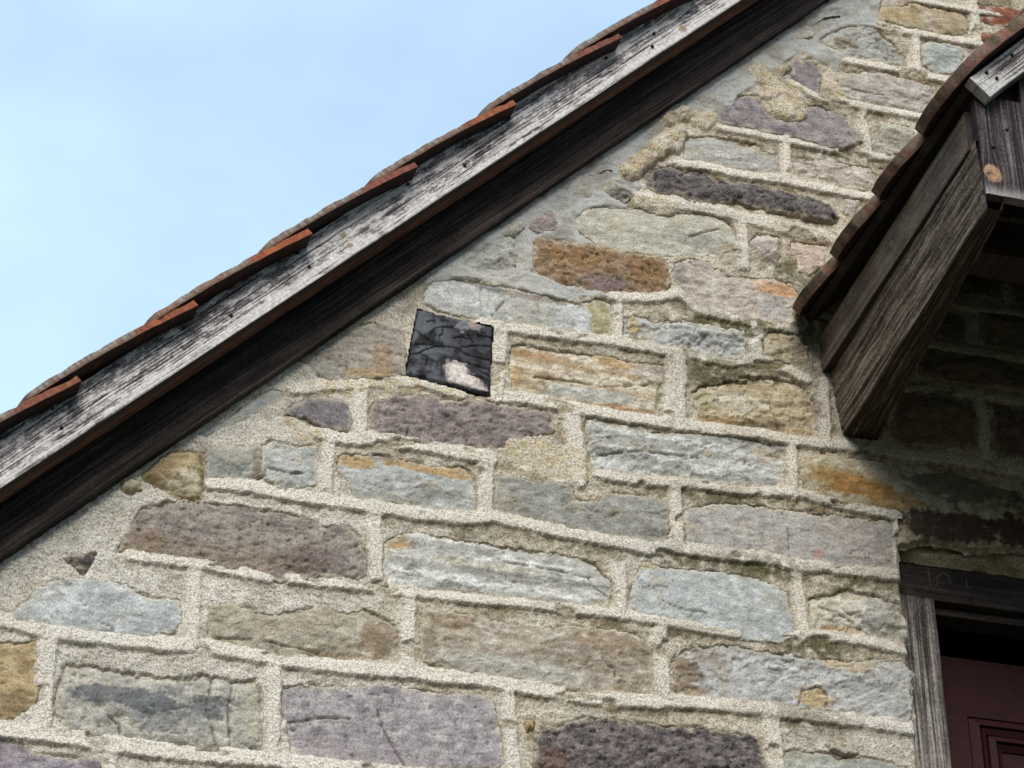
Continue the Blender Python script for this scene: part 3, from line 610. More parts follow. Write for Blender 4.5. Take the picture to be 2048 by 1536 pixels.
def mortar_mesh(parent_name='gable_wall'):
    x0, x1, z0, z1 = -1.72, 2.35, 3.44, 6.72
    xs = np.arange(x0, x1, G); zs = np.arange(z0, z1, G)
    X, Z = np.meshgrid(xs, zs)
    rx, rz = X - ROOF0[0], Z - ROOF0[1]
    hn = rx * NDIR.x + rz * NDIR.z
    mask = hn < 0.07
    mask &= ~((X > JAMB + 0.004) & (Z < 4.725))
    mask &= ~((X > RIDGE_X) & (Z > 6.62 - (X - RIDGE_X)))
    mask &= (Z > 3.5)
    # height of the bedding mortar: rough, set back from the stone faces
    wx, wz = warp(X, Z)
    hgt = -0.0068 + 0.0048 * fbm(X * 22, Z * 26, 31, 4) + 0.0026 * fbm(X * 95, Z * 95, 41, 3)
    rib = np.zeros_like(X); ridge = np.full_like(X, -1.0)
    under = np.zeros_like(X)
    for width, hs, pts in RIBBONS:
        P = np.array(pts) / 1000.0
        w = width * 0.45
        for i in range(len(P) - 1):
            a, b = P[i], P[i + 1]
            pad = w + 0.03
            sx = slice(max(0, int((min(a[0], b[0]) - pad - x0) / G)), max(0, int((max(a[0], b[0]) + pad - x0) / G) + 1))
            sz = slice(max(0, int((min(a[1], b[1]) - pad - z0) / G)), max(0, int((max(a[1], b[1]) + pad - z0) / G) + 1))
            px, pz = 0.65 * X[sz, sx] + 0.35 * wx[sz, sx], 0.65 * Z[sz, sx] + 0.35 * wz[sz, sx]
            if px.size == 0:
                continue
            e = b - a; L = math.hypot(*e)
            t = ((px - a[0]) * e[0] + (pz - a[1]) * e[1]) / (L * L)
            t = np.clip(t, 0, 1)
            dx, dz = px - a[0] - t * e[0], pz - a[1] - t * e[1]
            d = np.hypot(dx, dz)
            horiz = abs(e[0]) > abs(e[1])
            side = np.where(dz > 0, 1.0, -1.0) if horiz else np.where(dx > 0, -0.3, 0.6)
            soft = np.where(side > 0, 0.009, 0.0036)
            wv = w * (1 + 0.22 * gn(px * 16, pz * 16, 55) + 0.22 * gn(px * 60, pz * 60, 56) + 0.16 * gn(px * 160, pz * 160, 57))
            m = 1 - sstep(wv - soft, wv + soft, d)
            rib[sz, sx] = np.maximum(rib[sz, sx], m * hs)
            tilt = 0.0022 * np.clip(-dz / w, -1, 1) if horiz else 0.0
            ridge[sz, sx] = np.where(m > 0.01, np.maximum(ridge[sz, sx], 0.0008 + tilt), ridge[sz, sx])
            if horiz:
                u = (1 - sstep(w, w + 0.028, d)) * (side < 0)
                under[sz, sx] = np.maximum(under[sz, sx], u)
    top = ridge + 0.0016 * fbm(X * 30, Z * 30, 61, 3) + 0.0011 * fbm(X * 150, Z * 150, 62, 2)
    brk = sstep(-0.42, -0.30, fbm(X * 9, Z * 14, 63, 3))            # places where the pointing has crumbled
    rib2 = rib * brk
    hgt = hgt * (1 - rib2) + np.where(ridge > -0.5, top, 0) * rib2
    lump = np.zeros_like(X)
    for ax, az, bx, bz, r, h in LUMPS:
        ax, az, bx, bz = ax / 1000, az / 1000, bx / 1000, bz / 1000
        pad = r * 1.6
        sx = slice(max(0, int((min(ax, bx) - pad - x0) / G)), int((max(ax, bx) + pad - x0) / G) + 1)
        sz = slice(max(0, int((min(az, bz) - pad - z0) / G)), int((max(az, bz) + pad - z0) / G) + 1)
        px, pz = X[sz, sx] + 0.008 * fbm(X[sz, sx] * 45, Z[sz, sx] * 45, 71, 3), Z[sz, sx] + 0.008 * fbm(X[sz, sx] * 45, Z[sz, sx] * 45, 72, 3)
        ex, ez = bx - ax, bz - az
        t = np.clip(((px - ax) * ex + (pz - az) * ez) / (ex * ex + ez * ez + 1e-9), 0, 1)
        d = np.hypot(px - ax - t * ex, pz - az - t * ez) / r
        m = np.clip(1 - d * d, 0, 1) ** 0.45
        rough = 1 + 0.35 * fbm(px * 40, pz * 40, 73, 3)
        add = m * h * rough
        cur = hgt[sz, sx]
        hgt[sz, sx] = np.where(m > 0, np.maximum(cur, -0.012 + add + 0.002), cur)
        lump[sz, sx] = np.maximum(lump[sz, sx], sstep(0, 0.5, m))
    # smooth grey cement repair along the verge
    sub = (slice(int((4.9 - z0) / G), None), slice(int((-0.3 - x0) / G), int((1.25 - x0) / G)))
    cs = poly_sd(X[sub] + 0.012 * fbm(X[sub] * 14, Z[sub] * 14, 81, 4), Z[sub] + 0.012 * fbm(X[sub] * 14, Z[sub] * 14, 82, 4), np.array(CEMENT) / 1000.0)
    cem = np.zeros_like(X); cem[sub] = sstep(-0.004, 0.004, cs)
    cem *= (1 - lump)
    ch = -0.003 + 0.0065 * fbm(X * 9, Z * 9, 83, 3) + 0.0034 * fbm(X * 24, Z * 36, 87, 4) + 0.002 * np.abs(fbm(X * 15, Z * 22, 88, 3)) + 0.0010 * fbm(X * 90, Z * 90, 84, 2)
    crk = np.abs(fbm(X * 7, Z * 7, 85, 3)); crk = (1 - sstep(0.0, 0.02, crk)) * sstep(0.05, 0.3, fbm(X * 5, Z * 5, 86, 2))
    ch = ch - 0.004 * crk
    hgt = hgt * (1 - cem) + ch * cem
    # shrinkage cracks across the ribbons
    cr = np.abs(gn(X * 11, Z * 5, 91)); hgt = hgt - 0.002 * (1 - sstep(0, 0.012, cr)) * rib2
    hgt = np.where(X > JAMB - 0.006, np.where(Z < 4.69, hgt - (X - JAMB + 0.006) * 1.5, hgt), hgt)
    # colour
    clean = lin((226, 217, 201)); dirty = lin((203, 191, 170)); brown = lin((146, 130, 104))
    n1 = fbm(X * 12, Z * 16, 101, 4); n2 = fbm(X * 45, Z * 45, 102, 3); n3 = fbm(X * 3, Z * 3, 103, 3)
    c = np.broadcast_to(dirty, X.shape + (3,)).copy()
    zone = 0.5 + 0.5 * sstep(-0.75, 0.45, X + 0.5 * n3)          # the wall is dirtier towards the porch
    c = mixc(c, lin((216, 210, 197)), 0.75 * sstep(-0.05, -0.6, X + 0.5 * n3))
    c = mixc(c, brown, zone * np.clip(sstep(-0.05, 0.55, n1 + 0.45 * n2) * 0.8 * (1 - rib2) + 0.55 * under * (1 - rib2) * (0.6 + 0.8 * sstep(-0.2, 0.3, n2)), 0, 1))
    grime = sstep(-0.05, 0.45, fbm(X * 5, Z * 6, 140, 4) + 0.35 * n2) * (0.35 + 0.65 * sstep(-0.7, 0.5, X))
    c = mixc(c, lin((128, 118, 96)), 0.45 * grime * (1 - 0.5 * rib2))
    c = mixc(c, clean, np.clip((1 - 0.35 * grime) * rib2 * (0.92 - 0.4 * sstep(0.15, 0.6, n2)) + 0.30 * sstep(0.0, 0.5, -n1), 0, 1))
    c = mixc(c, lin((214, 209, 198)), 0.4 * sstep(0.1, 0.6, n3))
    c = mixc(c, lin((200, 182, 144)), 0.8 * lump * sstep(-0.3, 0.4, n2))
    c = mixc(c, lin((226, 216, 196)), 0.8 * lump * sstep(0.1, 0.5, n1))
    cc = mixc(np.broadcast_to(lin((176, 175, 169)), X.shape + (3,)), lin((150, 145, 134)), 0.9 * sstep(-0.15, 0.45, n1 + 0.4 * n2))
    cc = mixc(cc, lin((186, 182, 172)), 0.6 * sstep(0.1, 0.5, n3))
    c = mixc(c, cc, cem)
    ms = np.zeros_like(X)
    for mx_, mz_, mrx, mrz, amt in MOSS:
        ms = np.maximum(ms, amt * np.exp(-((X - mx_) / (mrx * 1.2)) ** 2 - ((Z - mz_) / (abs(mrz) * 1.5)) ** 2))
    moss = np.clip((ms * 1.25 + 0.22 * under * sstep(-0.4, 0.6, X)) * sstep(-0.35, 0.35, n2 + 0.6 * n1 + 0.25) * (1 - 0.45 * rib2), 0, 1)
    c = mixc(c, lin((92, 88, 58)), 0.85 * moss)
    c = mixc(c, lin((58, 66, 40)), 0.7 * moss * sstep(0.1, 0.5, gn(X * 70, Z * 70, 110)))
    # drop what lies deep behind the stones
    for s in POLYS:
        P = s['P']
        ix = slice(max(0, int((P[:, 0].min() - x0) / G)), max(0, int((P[:, 0].max() - x0) / G) + 1))
        iz = slice(max(0, int((P[:, 1].min() - z0) / G)), max(0, int((P[:, 1].max() - z0) / G) + 1))
        if X[iz, ix].size == 0:
            continue
        d = poly_sd(X[iz, ix], Z[iz, ix], P)
        dw = poly_sd(wx[iz, ix], wz[iz, ix], P)
        keep = np.maximum(rib2[iz, ix], lump[iz, ix])
        hgt[iz, ix] -= 0.012 * sstep(-0.0003, 0.0040, dw + 0.0012 * fbm(X[iz, ix] * 200, Z[iz, ix] * 200, 130, 2)) * (1 - sstep(0.02, 0.3, keep)) * (1 - 0.75 * cem[iz, ix])
        gap = np.exp(-((d + 0.0015) / 0.0026) ** 2) * sstep(0.0, 0.25, gn(X[iz, ix] * 19, Z[iz, ix] * 19, 120) - 0.02) * (1 - 0.6 * rib2[iz, ix]) * (1 - cem[iz, ix])
        hgt[iz, ix] -= 0.007 * gap
        c[iz, ix] *= (1 - 0.3 * gap)[..., None]
        sub_rib = (rib2[iz, ix] > 0.02) | (lump[iz, ix] > 0.02)
        mask[iz, ix] &= ~((d > 0.022) & ~sub_rib)
    # the charred beam end sits in a pocket
    d = poly_sd(X, Z, np.array(LOG) / 1000.0)
    mask &= ~(d > -0.002)
    F, used = grid_faces(mask)
    V = np.stack([X[used], -hgt[used], Z[used]], 1)
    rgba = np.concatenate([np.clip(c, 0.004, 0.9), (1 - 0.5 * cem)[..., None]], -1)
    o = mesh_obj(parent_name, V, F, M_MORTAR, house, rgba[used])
    return o


gable = mortar_mesh()
# child positions are given in world space, so keep them by undoing the parent's offset


def adopt(o, parent):
    w = o.location.copy()
    o.parent = parent
    p = Vector((0, 0, 0)); q = parent
    while q is not None:
        p += q.location; q = q.parent
    o.location = w - p
    return o


def build_stone(i, s):
    r = np.random.default_rng(100 + i)
    P, kind, opt = s['P'], s['kind'], s['opt']
    pad = 0.012
    xs = np.arange(P[:, 0].min() - pad, P[:, 0].max() + pad, G)
    zs = np.arange(P[:, 1].min() - pad, P[:, 1].max() + pad, G)
    X, Z = np.meshgrid(xs, zs)
    ox, oz = r.uniform(-50, 50, 2)
    A, Bz = X + ox, Z + oz
    wx, wz = warp(X, Z)
    d = poly_sd(wx + 0.0022 * fbm(A * 120, Bz * 120, 5, 2), wz + 0.0022 * fbm(A * 120, Bz * 120, 6, 2), P) + 0.005
    mask = d > -0.007
    w = P[:, 0].max() - P[:, 0].min(); h = P[:, 1].max() - P[:, 1].min()
    cx, cz = P.mean(0)
    bulge = opt.get('bulge', 0.008) * (0.55 if opt.get('flat') else 1.0)
    edge = min(0.0065, 0.3 * h) if kind != 'lump' else min(0.026, 0.42 * h)
    e = np.clip(d / edge, 0, 1); e = 1 - (1 - e) ** 2
    dome = 1 - np.exp(-np.clip(d, 0, 1) / (0.35 * h))
    y = -0.026 + (0.0225 + 0.004 * r.uniform(-1, 1)) * e + bulge * dome + 0.004 * gn(A * 9, Bz * 9, 350)
    y += r.normal(0, 0.02) * (X - cx) * 0.5 + r.normal(0, 0.035) * (Z - cz)
    # hewn facets
    fa = opt.get('facet', 1.0 if kind == 'sand' else 0.6)
    hf = np.full(X.shape, 1e3)
    for k in range(11):
        qx, qz = r.uniform(P[:, 0].min(), P[:, 0].max()), r.uniform(P[:, 1].min(), P[:, 1].max())
        ax, az = r.normal(0, 0.10), r.normal(0, 0.20)
        pl = ax * (X - qx) + az * (Z - qz) + r.uniform(0, 0.006)
        hf = np.minimum(hf, pl + 0.0012 * fbm(A * 30, Bz * 30, 200 + k, 2))
    y += fa * 0.8 * np.clip(hf + 0.003, -0.0085, 0.009) * e * min(1.0, h / 0.09)
    n_big = fbm(A * 11, Bz * 15, 301, 4)
    n_mid = fbm(A * 38, Bz * 46, 302, 4)
    n_fine = fbm(A * 130, Bz * 150, 303, 3)
    # flaked shelves left by the hammer
    q = 3.2 * fbm(A * 6 + 0.3 * n_mid, Bz * 11 + 0.3 * n_mid, 320, 3)
    fl = np.floor(q); shelf = fl + sstep(0.0, 0.16, q - fl)
    y += fa * 0.0026 * (shelf - q * 0.4) * e * min(1.0, h / 0.09) * (0.5 if opt.get('smooth') or opt.get('flat') else 1.0)
    dip = r.normal(0, 0.06)
    v = Bz + dip * A + 0.006 * fbm(A * 9, Bz * 9, 304, 3)
    strata = fbm(A * 7, v * 70, 305, 4)
    if kind in ('sand', 'brick'):
        sm = 0.5 if opt.get('smooth') else 1.0
        led = v / r.uniform(0.026, 0.045) + 0.8 * fbm(A * 5, v * 8, 306, 3)
        saw = led - np.floor(led)
        saw = np.where(saw < 0.86, saw / 0.86, (1 - saw) / 0.14)
        gate = sstep(-0.25, 0.3, fbm(A * 8, Bz * 14, 307, 3))
        y += sm * (0.0036 * n_big + 0.0009 * strata + 0.0020 * (saw - 0.5) * gate * (0.4 if opt.get('flat') else 1) + 0.0011 * n_mid + 0.00035 * n_fine)
    elif kind == 'porph':
        rg = opt.get('rough', 1.0)
        pit = sstep(0.22, 0.5, fbm(A * 60, Bz * 75, 308, 3))
        ridge = 0.5 - np.abs(fbm(A * 20, Bz * 34, 309, 4))
        y += rg * (0.0032 * n_big + 0.0042 * (ridge - 0.3) + 0.0016 * n_mid + 0.0008 * n_fine - 0.0028 * pit) * (0.55 if opt.get('flat') else 1)
        y += 0.001 * strata
    else:
        rg = opt.get('rough', 1.0)
        y += rg * (0.007 * fbm(A * 16, Bz * 18, 310, 4) + 0.002 * n_mid + 0.0006 * n_fine)
        crk = np.abs(fbm(A * 14, Bz * 14, 311, 2))
        y -= 0.004 * (1 - sstep(0, 0.035, crk))
    if kind in ('sand', 'brick'):
        # bedding cracks, short and along the layers
        bc = np.abs(fbm(A * 5, v * 26 + 0.25 * n_mid, 351, 3))
        bgate = sstep(0.10, 0.32, fbm(A * 9, v * 22, 352, 3))
        bed = (1 - sstep(0.0, 0.045, bc)) * bgate * (0.55 if opt.get('smooth') else 1.0)
        y -= 0.0030 * bed
        y += 0.0013 * fbm(A * 55, v * 95, 353, 3) + 0.0016 * np.abs(fbm(A * 26, v * 40, 354, 3))
        pits = np.zeros_like(y)
    else:
        bed = np.zeros_like(y)
        pits = sstep(0.36, 0.48, gn(A * 75, Bz * 95, 355) + 0.25 * gn(A * 20, Bz * 20, 356))
        y -= 0.0022 * pits
    # a few hairline cracks
    ck = np.abs(fbm(A * 4.5 + 0.5 * n_mid * 0.2, Bz * 7, 312, 3))
    gate2 = sstep(0.12, 0.3, fbm(A * 5, Bz * 5, 313, 2))
    crack = (1 - sstep(0.0, 0.014, ck)) * gate2
    y -= 0.0035 * crack
    # colour
    c1, c2, c3 = s['cols']
    c = np.broadcast_to(c1, X.shape + (3,)).copy()
    if kind == 'sand':
        c = mixc(c, c2, 0.7 * sstep(-0.05, 0.55, 0.45 * strata + 0.6 * n_big + 0.4 * n_mid))
        c = mixc(c, c3, 0.7 * sstep(0.0, 0.5, -0.35 * strata + 0.7 * n_mid - 0.25 * n_big))
        c = mixc(c, lin((176, 152, 112)), 0.30 * sstep(0.15, 0.55, fbm(A * 14, Bz * 24, 330, 4)))
    else:
        c = mixc(c, c2, 0.75 * sstep(-0.05, 0.45, n_big * 0.5 + n_mid * 0.9))
        c = mixc(c, c3, 0.75 * sstep(0.05, 0.5, -n_mid + 0.5 * n_fine))
    mott = fbm(A * 30, Bz * 44, 357, 4) + 0.5 * n_fine
    c = mixc(c, c2, 0.45 * sstep(0.08, 0.3, mott))
    c = mixc(c, c3, 0.40 * sstep(0.10, 0.34, -mott))
    if opt.get('band'):
        bd = gn(A * 1.6, v * 42, 358) + 0.35 * gn(A * 4, v * 100, 359) + 0.25 * n_mid
        c = mixc(c, c3 * 1.08, 0.8 * sstep(0.02, 0.3, bd))
        c = mixc(c, c2, 0.6 * sstep(0.05, 0.35, -bd))
    if opt.get('streak'):
        stv = gn(A * 110 + 0.6 * gn(A * 30, Bz * 12, 315), Bz * 9, 314)
        c = mixc(c, c2 * 0.75, 0.6 * sstep(0.15, 0.4, stv) * sstep(-0.1, 0.3, gn(A * 9, Bz * 3, 316) + 0.1))
    for sx, sz, srx, srz, sc, amt in s['stains']:  # real stains, plus the porch shade painted on the lintel
        q = ((X - sx) / srx) ** 2 + ((Z - sz) / abs(srz)) ** 2
        m = sstep(1.35, 0.6, q + 0.8 * n_big + 0.9 * n_mid + 0.55 * n_fine + 0.5 * strata)
        c = mixc(c, lin(sc) * (1 + 0.25 * n_mid[..., None]), amt * m)
    jx, jz = X + 0.0018 * fbm(A * 70, Bz * 70, 360, 2), Z + 0.0018 * fbm(A * 70, Bz * 70, 361, 2)
    cdist = np.full(X.shape, 1.0)
    x0_, x1_, z0_, z1_ = P[:, 0].min(), P[:, 0].max(), P[:, 1].min(), P[:, 1].max()
    for line in CRACKS:
        if not all(x0_ - 0.02 < q[0] / 1e3 < x1_ + 0.02 and z0_ - 0.02 < q[1] / 1e3 < z1_ + 0.02 for q in line):
            continue
        for (ax, az), (bx, bz) in zip(line[:-1], line[1:]):
            ax, az, bx, bz = ax / 1e3, az / 1e3, bx / 1e3, bz / 1e3
            t = np.clip(((jx - ax) * (bx - ax) + (jz - az) * (bz - az)) / ((bx - ax) ** 2 + (bz - az) ** 2 + 1e-12), 0, 1)
            cdist = np.minimum(cdist, np.hypot(jx - ax - t * (bx - ax), jz - az - t * (bz - az)))
    split = (1 - sstep(0.0008, 0.0034, cdist)) * sstep(-0.5, 0.0, gn(A * 60, Bz * 60, 362))
    y -= 0.0055 * split
    crack = np.clip(crack + split, 0, 1)
    c = c * (1 + 0.20 * n_mid + 0.18 * n_fine)[..., None]
    c = mixc(c, c2 * 0.4, np.clip(0.75 * crack + 0.6 * bed + 0.55 * pits, 0, 0.9))
    # mortar smeared over the arrises
    sm_ = sstep(0.016, 0.003, d + 0.008 * n_mid + 0.006 * n_big)
    c = mixc(c, lin((200, 188, 160)), (0.0 if opt.get('nosmear') else 0.5) * sm_)
    grime = sstep(0.1, 0.5, fbm(A * 24, Bz * 30, 340, 4)) * 0.22
    c = mixc(c, c * 0.55, grime)
    if opt.get('lit') is not None:
        c = c * opt['lit']
    F, used = grid_faces(mask)
    if len(F) == 0:
        return None
    V = np.stack([X[used], -y[used], Z[used]], 1)
    o = mesh_obj('brick' if kind == 'brick' else 'stone', V, F, M_PORPH if kind == 'porph' else M_SAND, None, np.clip(c[used], 0.004, 0.9))
    adopt(o, gable)
    if s['label']:
        o['label'] = s['label']
    return o


for i, s in enumerate(POLYS):
    build_stone(i, s)


# ------------------------------------------------------------------ boxes, planks and wood colouring
def box_verts(x0, x1, y0, y1, z0, z1):
    return [(x0, y0, z0), (x1, y0, z0), (x1, y1, z0), (x0, y1, z0), (x0, y0, z1), (x1, y0, z1), (x1, y1, z1), (x0, y1, z1)]


BOXF = [(0, 1, 5, 4), (1, 2, 6, 5), (2, 3, 7, 6), (3, 0, 4, 7), (4, 5, 6, 7), (3, 2, 1, 0)]


def box(name, b, mat, parent, col=None):
    o = mesh_obj(name, box_verts(*b), BOXF, mat, None, None if col is None else np.tile(col, (8, 1)), smooth=False)
    return adopt(o, parent)


def prism(name, poly, y0, y1, mat, parent):
    """A polygon in x,z (anticlockwise seen from -Y) extruded from y0 back to y1."""
    n = len(poly)
    V = [(p[0], y0, p[1]) for p in poly] + [(p[0], y1, p[1]) for p in poly]
    F = [tuple(range(n)), tuple(range(2 * n - 1, n - 1, -1))] + [(i, i + n, (i + 1) % n + n, (i + 1) % n) for i in range(n)]
    o = mesh_obj(name, V, F, mat, None, smooth=False)
    return adopt(o, parent)


def wood_field(s, v, seed, knots=(), base=0.0, bleach=None, contrast=1.0, pal=((50, 44, 45), (112, 105, 104), (208, 202, 196)), flake=0.0):
    """Grain along s, across v (metres). Returns colour, relief (m)."""
    phi = v + 0.004 * gn(s * 2.2, v * 9, seed) + 0.0016 * gn(s * 9, v * 30, seed + 1)
    kn = np.zeros_like(s)
    for ks, kv, kr in knots:
        g = np.exp(-((s - ks) / (kr * 3.0)) ** 2 - ((v - kv) / (kr * 1.6)) ** 2)
        phi = phi - (v - kv) * 0.8 * g
        kn = np.maximum(kn, sstep(1.25, 0.75, np.hypot((s - ks) / (kr * 1.25), (v - kv) / kr) + 0.15 * gn(s * 120, v * 120, seed + 9)))
    broad = gn(s * 1.4, phi * 55, seed + 2) + 0.6 * gn(s * 3.5, phi * 120, seed + 3)
    streak = 0.85 * gn(s * 2.2, phi * 230, seed + 4) + 0.95 * gn(s * 4.5, phi * 430, seed + 5)
    blot = fbm(s * 14, v * 26, seed + 6, 4)
    fleck = fbm(s * 150, v * 330, seed + 7, 2)
    t = base + 0.42 * broad + 0.8 * streak * contrast + 0.30 * blot + 0.5 * fleck
    t = t + 0.42 * flake * (sstep(0.06, 0.30, fbm(s * 26, v * 75, seed + 11, 3)) - 0.8 * sstep(0.12, 0.36, fbm(s * 12, v * 40, seed + 12, 3)))
    if bleach is not None:
        t = t + bleach
    c = np.broadcast_to(lin(pal[0]), s.shape + (3,)).copy()
    c = mixc(c, lin(pal[1]), sstep(-0.5, 0.06, t))
    c = mixc(c, lin(pal[2]), sstep(-0.04, 0.62, t))
    ring = 0.5 + 0.5 * np.sin(900 * np.hypot(0, 1) * phi)
    c = mixc(c, lin((150, 128, 98)) * (0.75 + 0.25 * ring[..., None]), 0.85 * kn)
    rel = 0.0011 * streak + 0.0009 * broad + 0.0006 * blot + 0.0012 * kn
    return c, rel


def plank(name, parent, o, a, b, n, L, W0, W1, T, ds, dv, colour, mat=M_WOOD, rough=1.0, end_skew=0.0, side_col=None):
    """A board: corner o, length along a, width along b (W0 at the start, W1 at the end), front towards n, thickness T; the front face is a fine grid in relief."""
    o, a, b, n = [np.array(q, dtype=float) for q in (o, a, b, n)]
    ns = max(2, int(L / ds)); nv = max(3, int(max(W0, W1) / dv))
    S, Tt = np.meshgrid(np.linspace(0, 1, ns), np.linspace(0, 1, nv))
    s = S * L; wd = W0 + (W1 - W0) * S
    wob = 0.0012 * gn(s * 7, S * 0, 77) + 0.0006 * gn(s * 40, S * 0, 78)
    v = Tt * wd
    c, rel = colour(s, v, wd)
    r = rel * rough
    rnd = np.minimum(np.minimum(v, wd - v), 0.004)
    r = r - (0.004 - rnd) ** 2 * 120
    sk = end_skew * (v / np.maximum(wd, 1e-6))
    P = o + a * (s + sk * (1 - S))[..., None] + b * (v + wob * (Tt * 2 - 1))[..., None] + n * r[..., None]
    F, used = grid_faces(np.ones(S.shape, bool), flip=np.dot(np.cross(a, b), n) < 0)
    V = P.reshape(-1, 3); C = c.reshape(-1, 3)
    idx = np.arange(ns * nv).reshape(nv, ns)
    ring = np.concatenate([idx[0, :], idx[1:, -1], idx[-1, -2::-1], idx[-2:0:-1, 0]])
    ring_c = C[ring]; back = V[ring] - n * T
    k = len(V); m = len(ring)
    j = np.arange(m); jn = (j + 1) % m
    side = np.stack([ring[j], k + j, k + jn, ring[jn]], 1)
    if np.dot(np.cross(a, b), n) < 0:
        side = side[:, ::-1]
    # second ring duplicated so that the arris stays crisp
    V2 = np.concatenate([V, back, V[ring], back], 0)
    C2 = np.concatenate([C, ring_c, ring_c * 0.8, ring_c * 0.8], 0)
    side = np.where(side < k, 0, side - k)  # placeholder, rebuilt below
    f = k + m; g = k + 2 * m
    side = np.stack([f + j, g + j, g + jn, f + jn], 1)
    if np.dot(np.cross(a, b), n) < 0:
        side = side[:, ::-1]
    if side_col is not None:
        C2[f:] = lin(side_col) * (0.8 + 0.4 * np.random.default_rng(3).random((len(C2) - f, 1)))
    ob = mesh_obj(name, V2, np.concatenate([F, side], 0), mat, None, C2)
    # close the back with one polygon strip
    return adopt(ob, parent)


def R3(s, h, y):
    """Point in roof coordinates: s up the slope along the wall, h square to the slope, y depth."""
    return np.array([ROOF0[0] + s * TDIR.x + h * NDIR.x, y, ROOF0[1] + s * TDIR.z + h * NDIR.z])


T3, N3 = np.array(TDIR), np.array(NDIR)
YV = -0.14
S0, S1 = -1.75, 2.42
RIDGE_X = 1.4

# verge board: weathered to silver, darker at the top
knots_v = [(a - S0, b - 0.0790, 0.006 + 0.003 * (i in (2, 3))) for i, (a, b) in enumerate(KNOTS)]


def verge_col(s, v, wd):
    u = v / wd
    bleach = 0.40 * sstep(0.36, 0.10, u + 0.09 * gn(s * 5, v * 20, 400)) + 0.10 * sstep(1.0, 2.2, s) - 0.16 * sstep(0.55, 0.9, u) * sstep(2.8, 1.4, s) + 0.09
    c, r = wood_field(s, v, 410, knots_v, 0.0, bleach, 1.0, flake=1.0)
    return c, r


slope_k = -0.0031
verge = plank('verge_board', house, R3(S0, 0.0830, YV), T3, N3, (0, -1, 0), S1 - S0, 0.097, 0.088, 0.030, 0.0034, 0.0009, verge_col, rough=1.2, side_col=(62, 52, 46))
verge['label'] = 'long silvery weathered verge board under the roof tiles'

def nail(c, rr, parent):
    """A round nail head standing slightly off the board, facing -Y."""
    V = []; F = []
    m = 10
    for q, dy in [(1.0, 0.004), (1.0, -0.003), (0.6, -0.0052)]:
        for j in range(m):
            t = 2 * math.pi * j / m
            V.append(c + np.array([rr * q * math.cos(t), dy, rr * q * math.sin(t)]))
    for ring in range(2):
        for j in range(m):
            F.append((ring * m + j, ring * m + (j + 1) % m, (ring + 1) * m + (j + 1) % m, (ring + 1) * m + j))
    F.append(tuple(2 * m + j for j in range(m)))
    adopt(mesh_obj('nail', V, F, M_IRON, None), parent)


for a, b in NAILS:
    nail(R3(a, b, YV - 0.0005), 0.0042, verge)

BROWN = ((26, 20, 17), (58, 44, 36), (96, 76, 60))
DARKW = ((28, 22, 19), (50, 41, 36), (82, 70, 62))


def brown_col(seed, base=0.0, pal=BROWN, con=0.8):
    def f(s, v, wd):
        return wood_field(s, v, seed, (), base, None, con, pal)
    return f


# the rafter the verge board is nailed to: its brown underside shows as a lip
plank('verge_rafter', house, R3(S0, 0.0845, YV + 0.033), T3, (0, 1, 0), -N3, S1 - S0, 0.050, 0.050, 0.080, 0.01, 0.003, brown_col(430, 0.1, ((46, 31, 24), (92, 64, 50), (120, 94, 76))))
# the wall plate board against the masonry
plank('wall_rafter', house, R3(S0, 0.001, -0.024), T3, N3, (0, -1, 0), S1 - S0, 0.15, 0.15, 0.05, 0.004, 0.0016, brown_col(440, 0.0, DARKW, 1.2), rough=1.4)

# ------------------------------------------------------------------ roof: boarding, and clay tiles along the verge
roof = prism('roof_boarding', [tuple(R3(-3.75, 0.164, 0)[[0, 2]]), tuple(R3(2.44, 0.164, 0)[[0, 2]]), tuple(R3(2.44, 0.180, 0)[[0, 2]]), tuple(R3(-3.75, 0.180, 0)[[0, 2]])], YV + 0.035, 4.2, M_DECK, house)
ridge_z = R3(2.44, 0.164, 0)[2]
rx = R3(2.44, 0.164, 0)[0]
prism('roof_boarding', [(rx + 0.003, ridge_z), (rx + 4.4, ridge_z - 4.4), (rx + 4.42, ridge_z - 4.38), (rx + 0.012, ridge_z + 0.02)], YV + 0.035, 4.2, M_DECK, house)


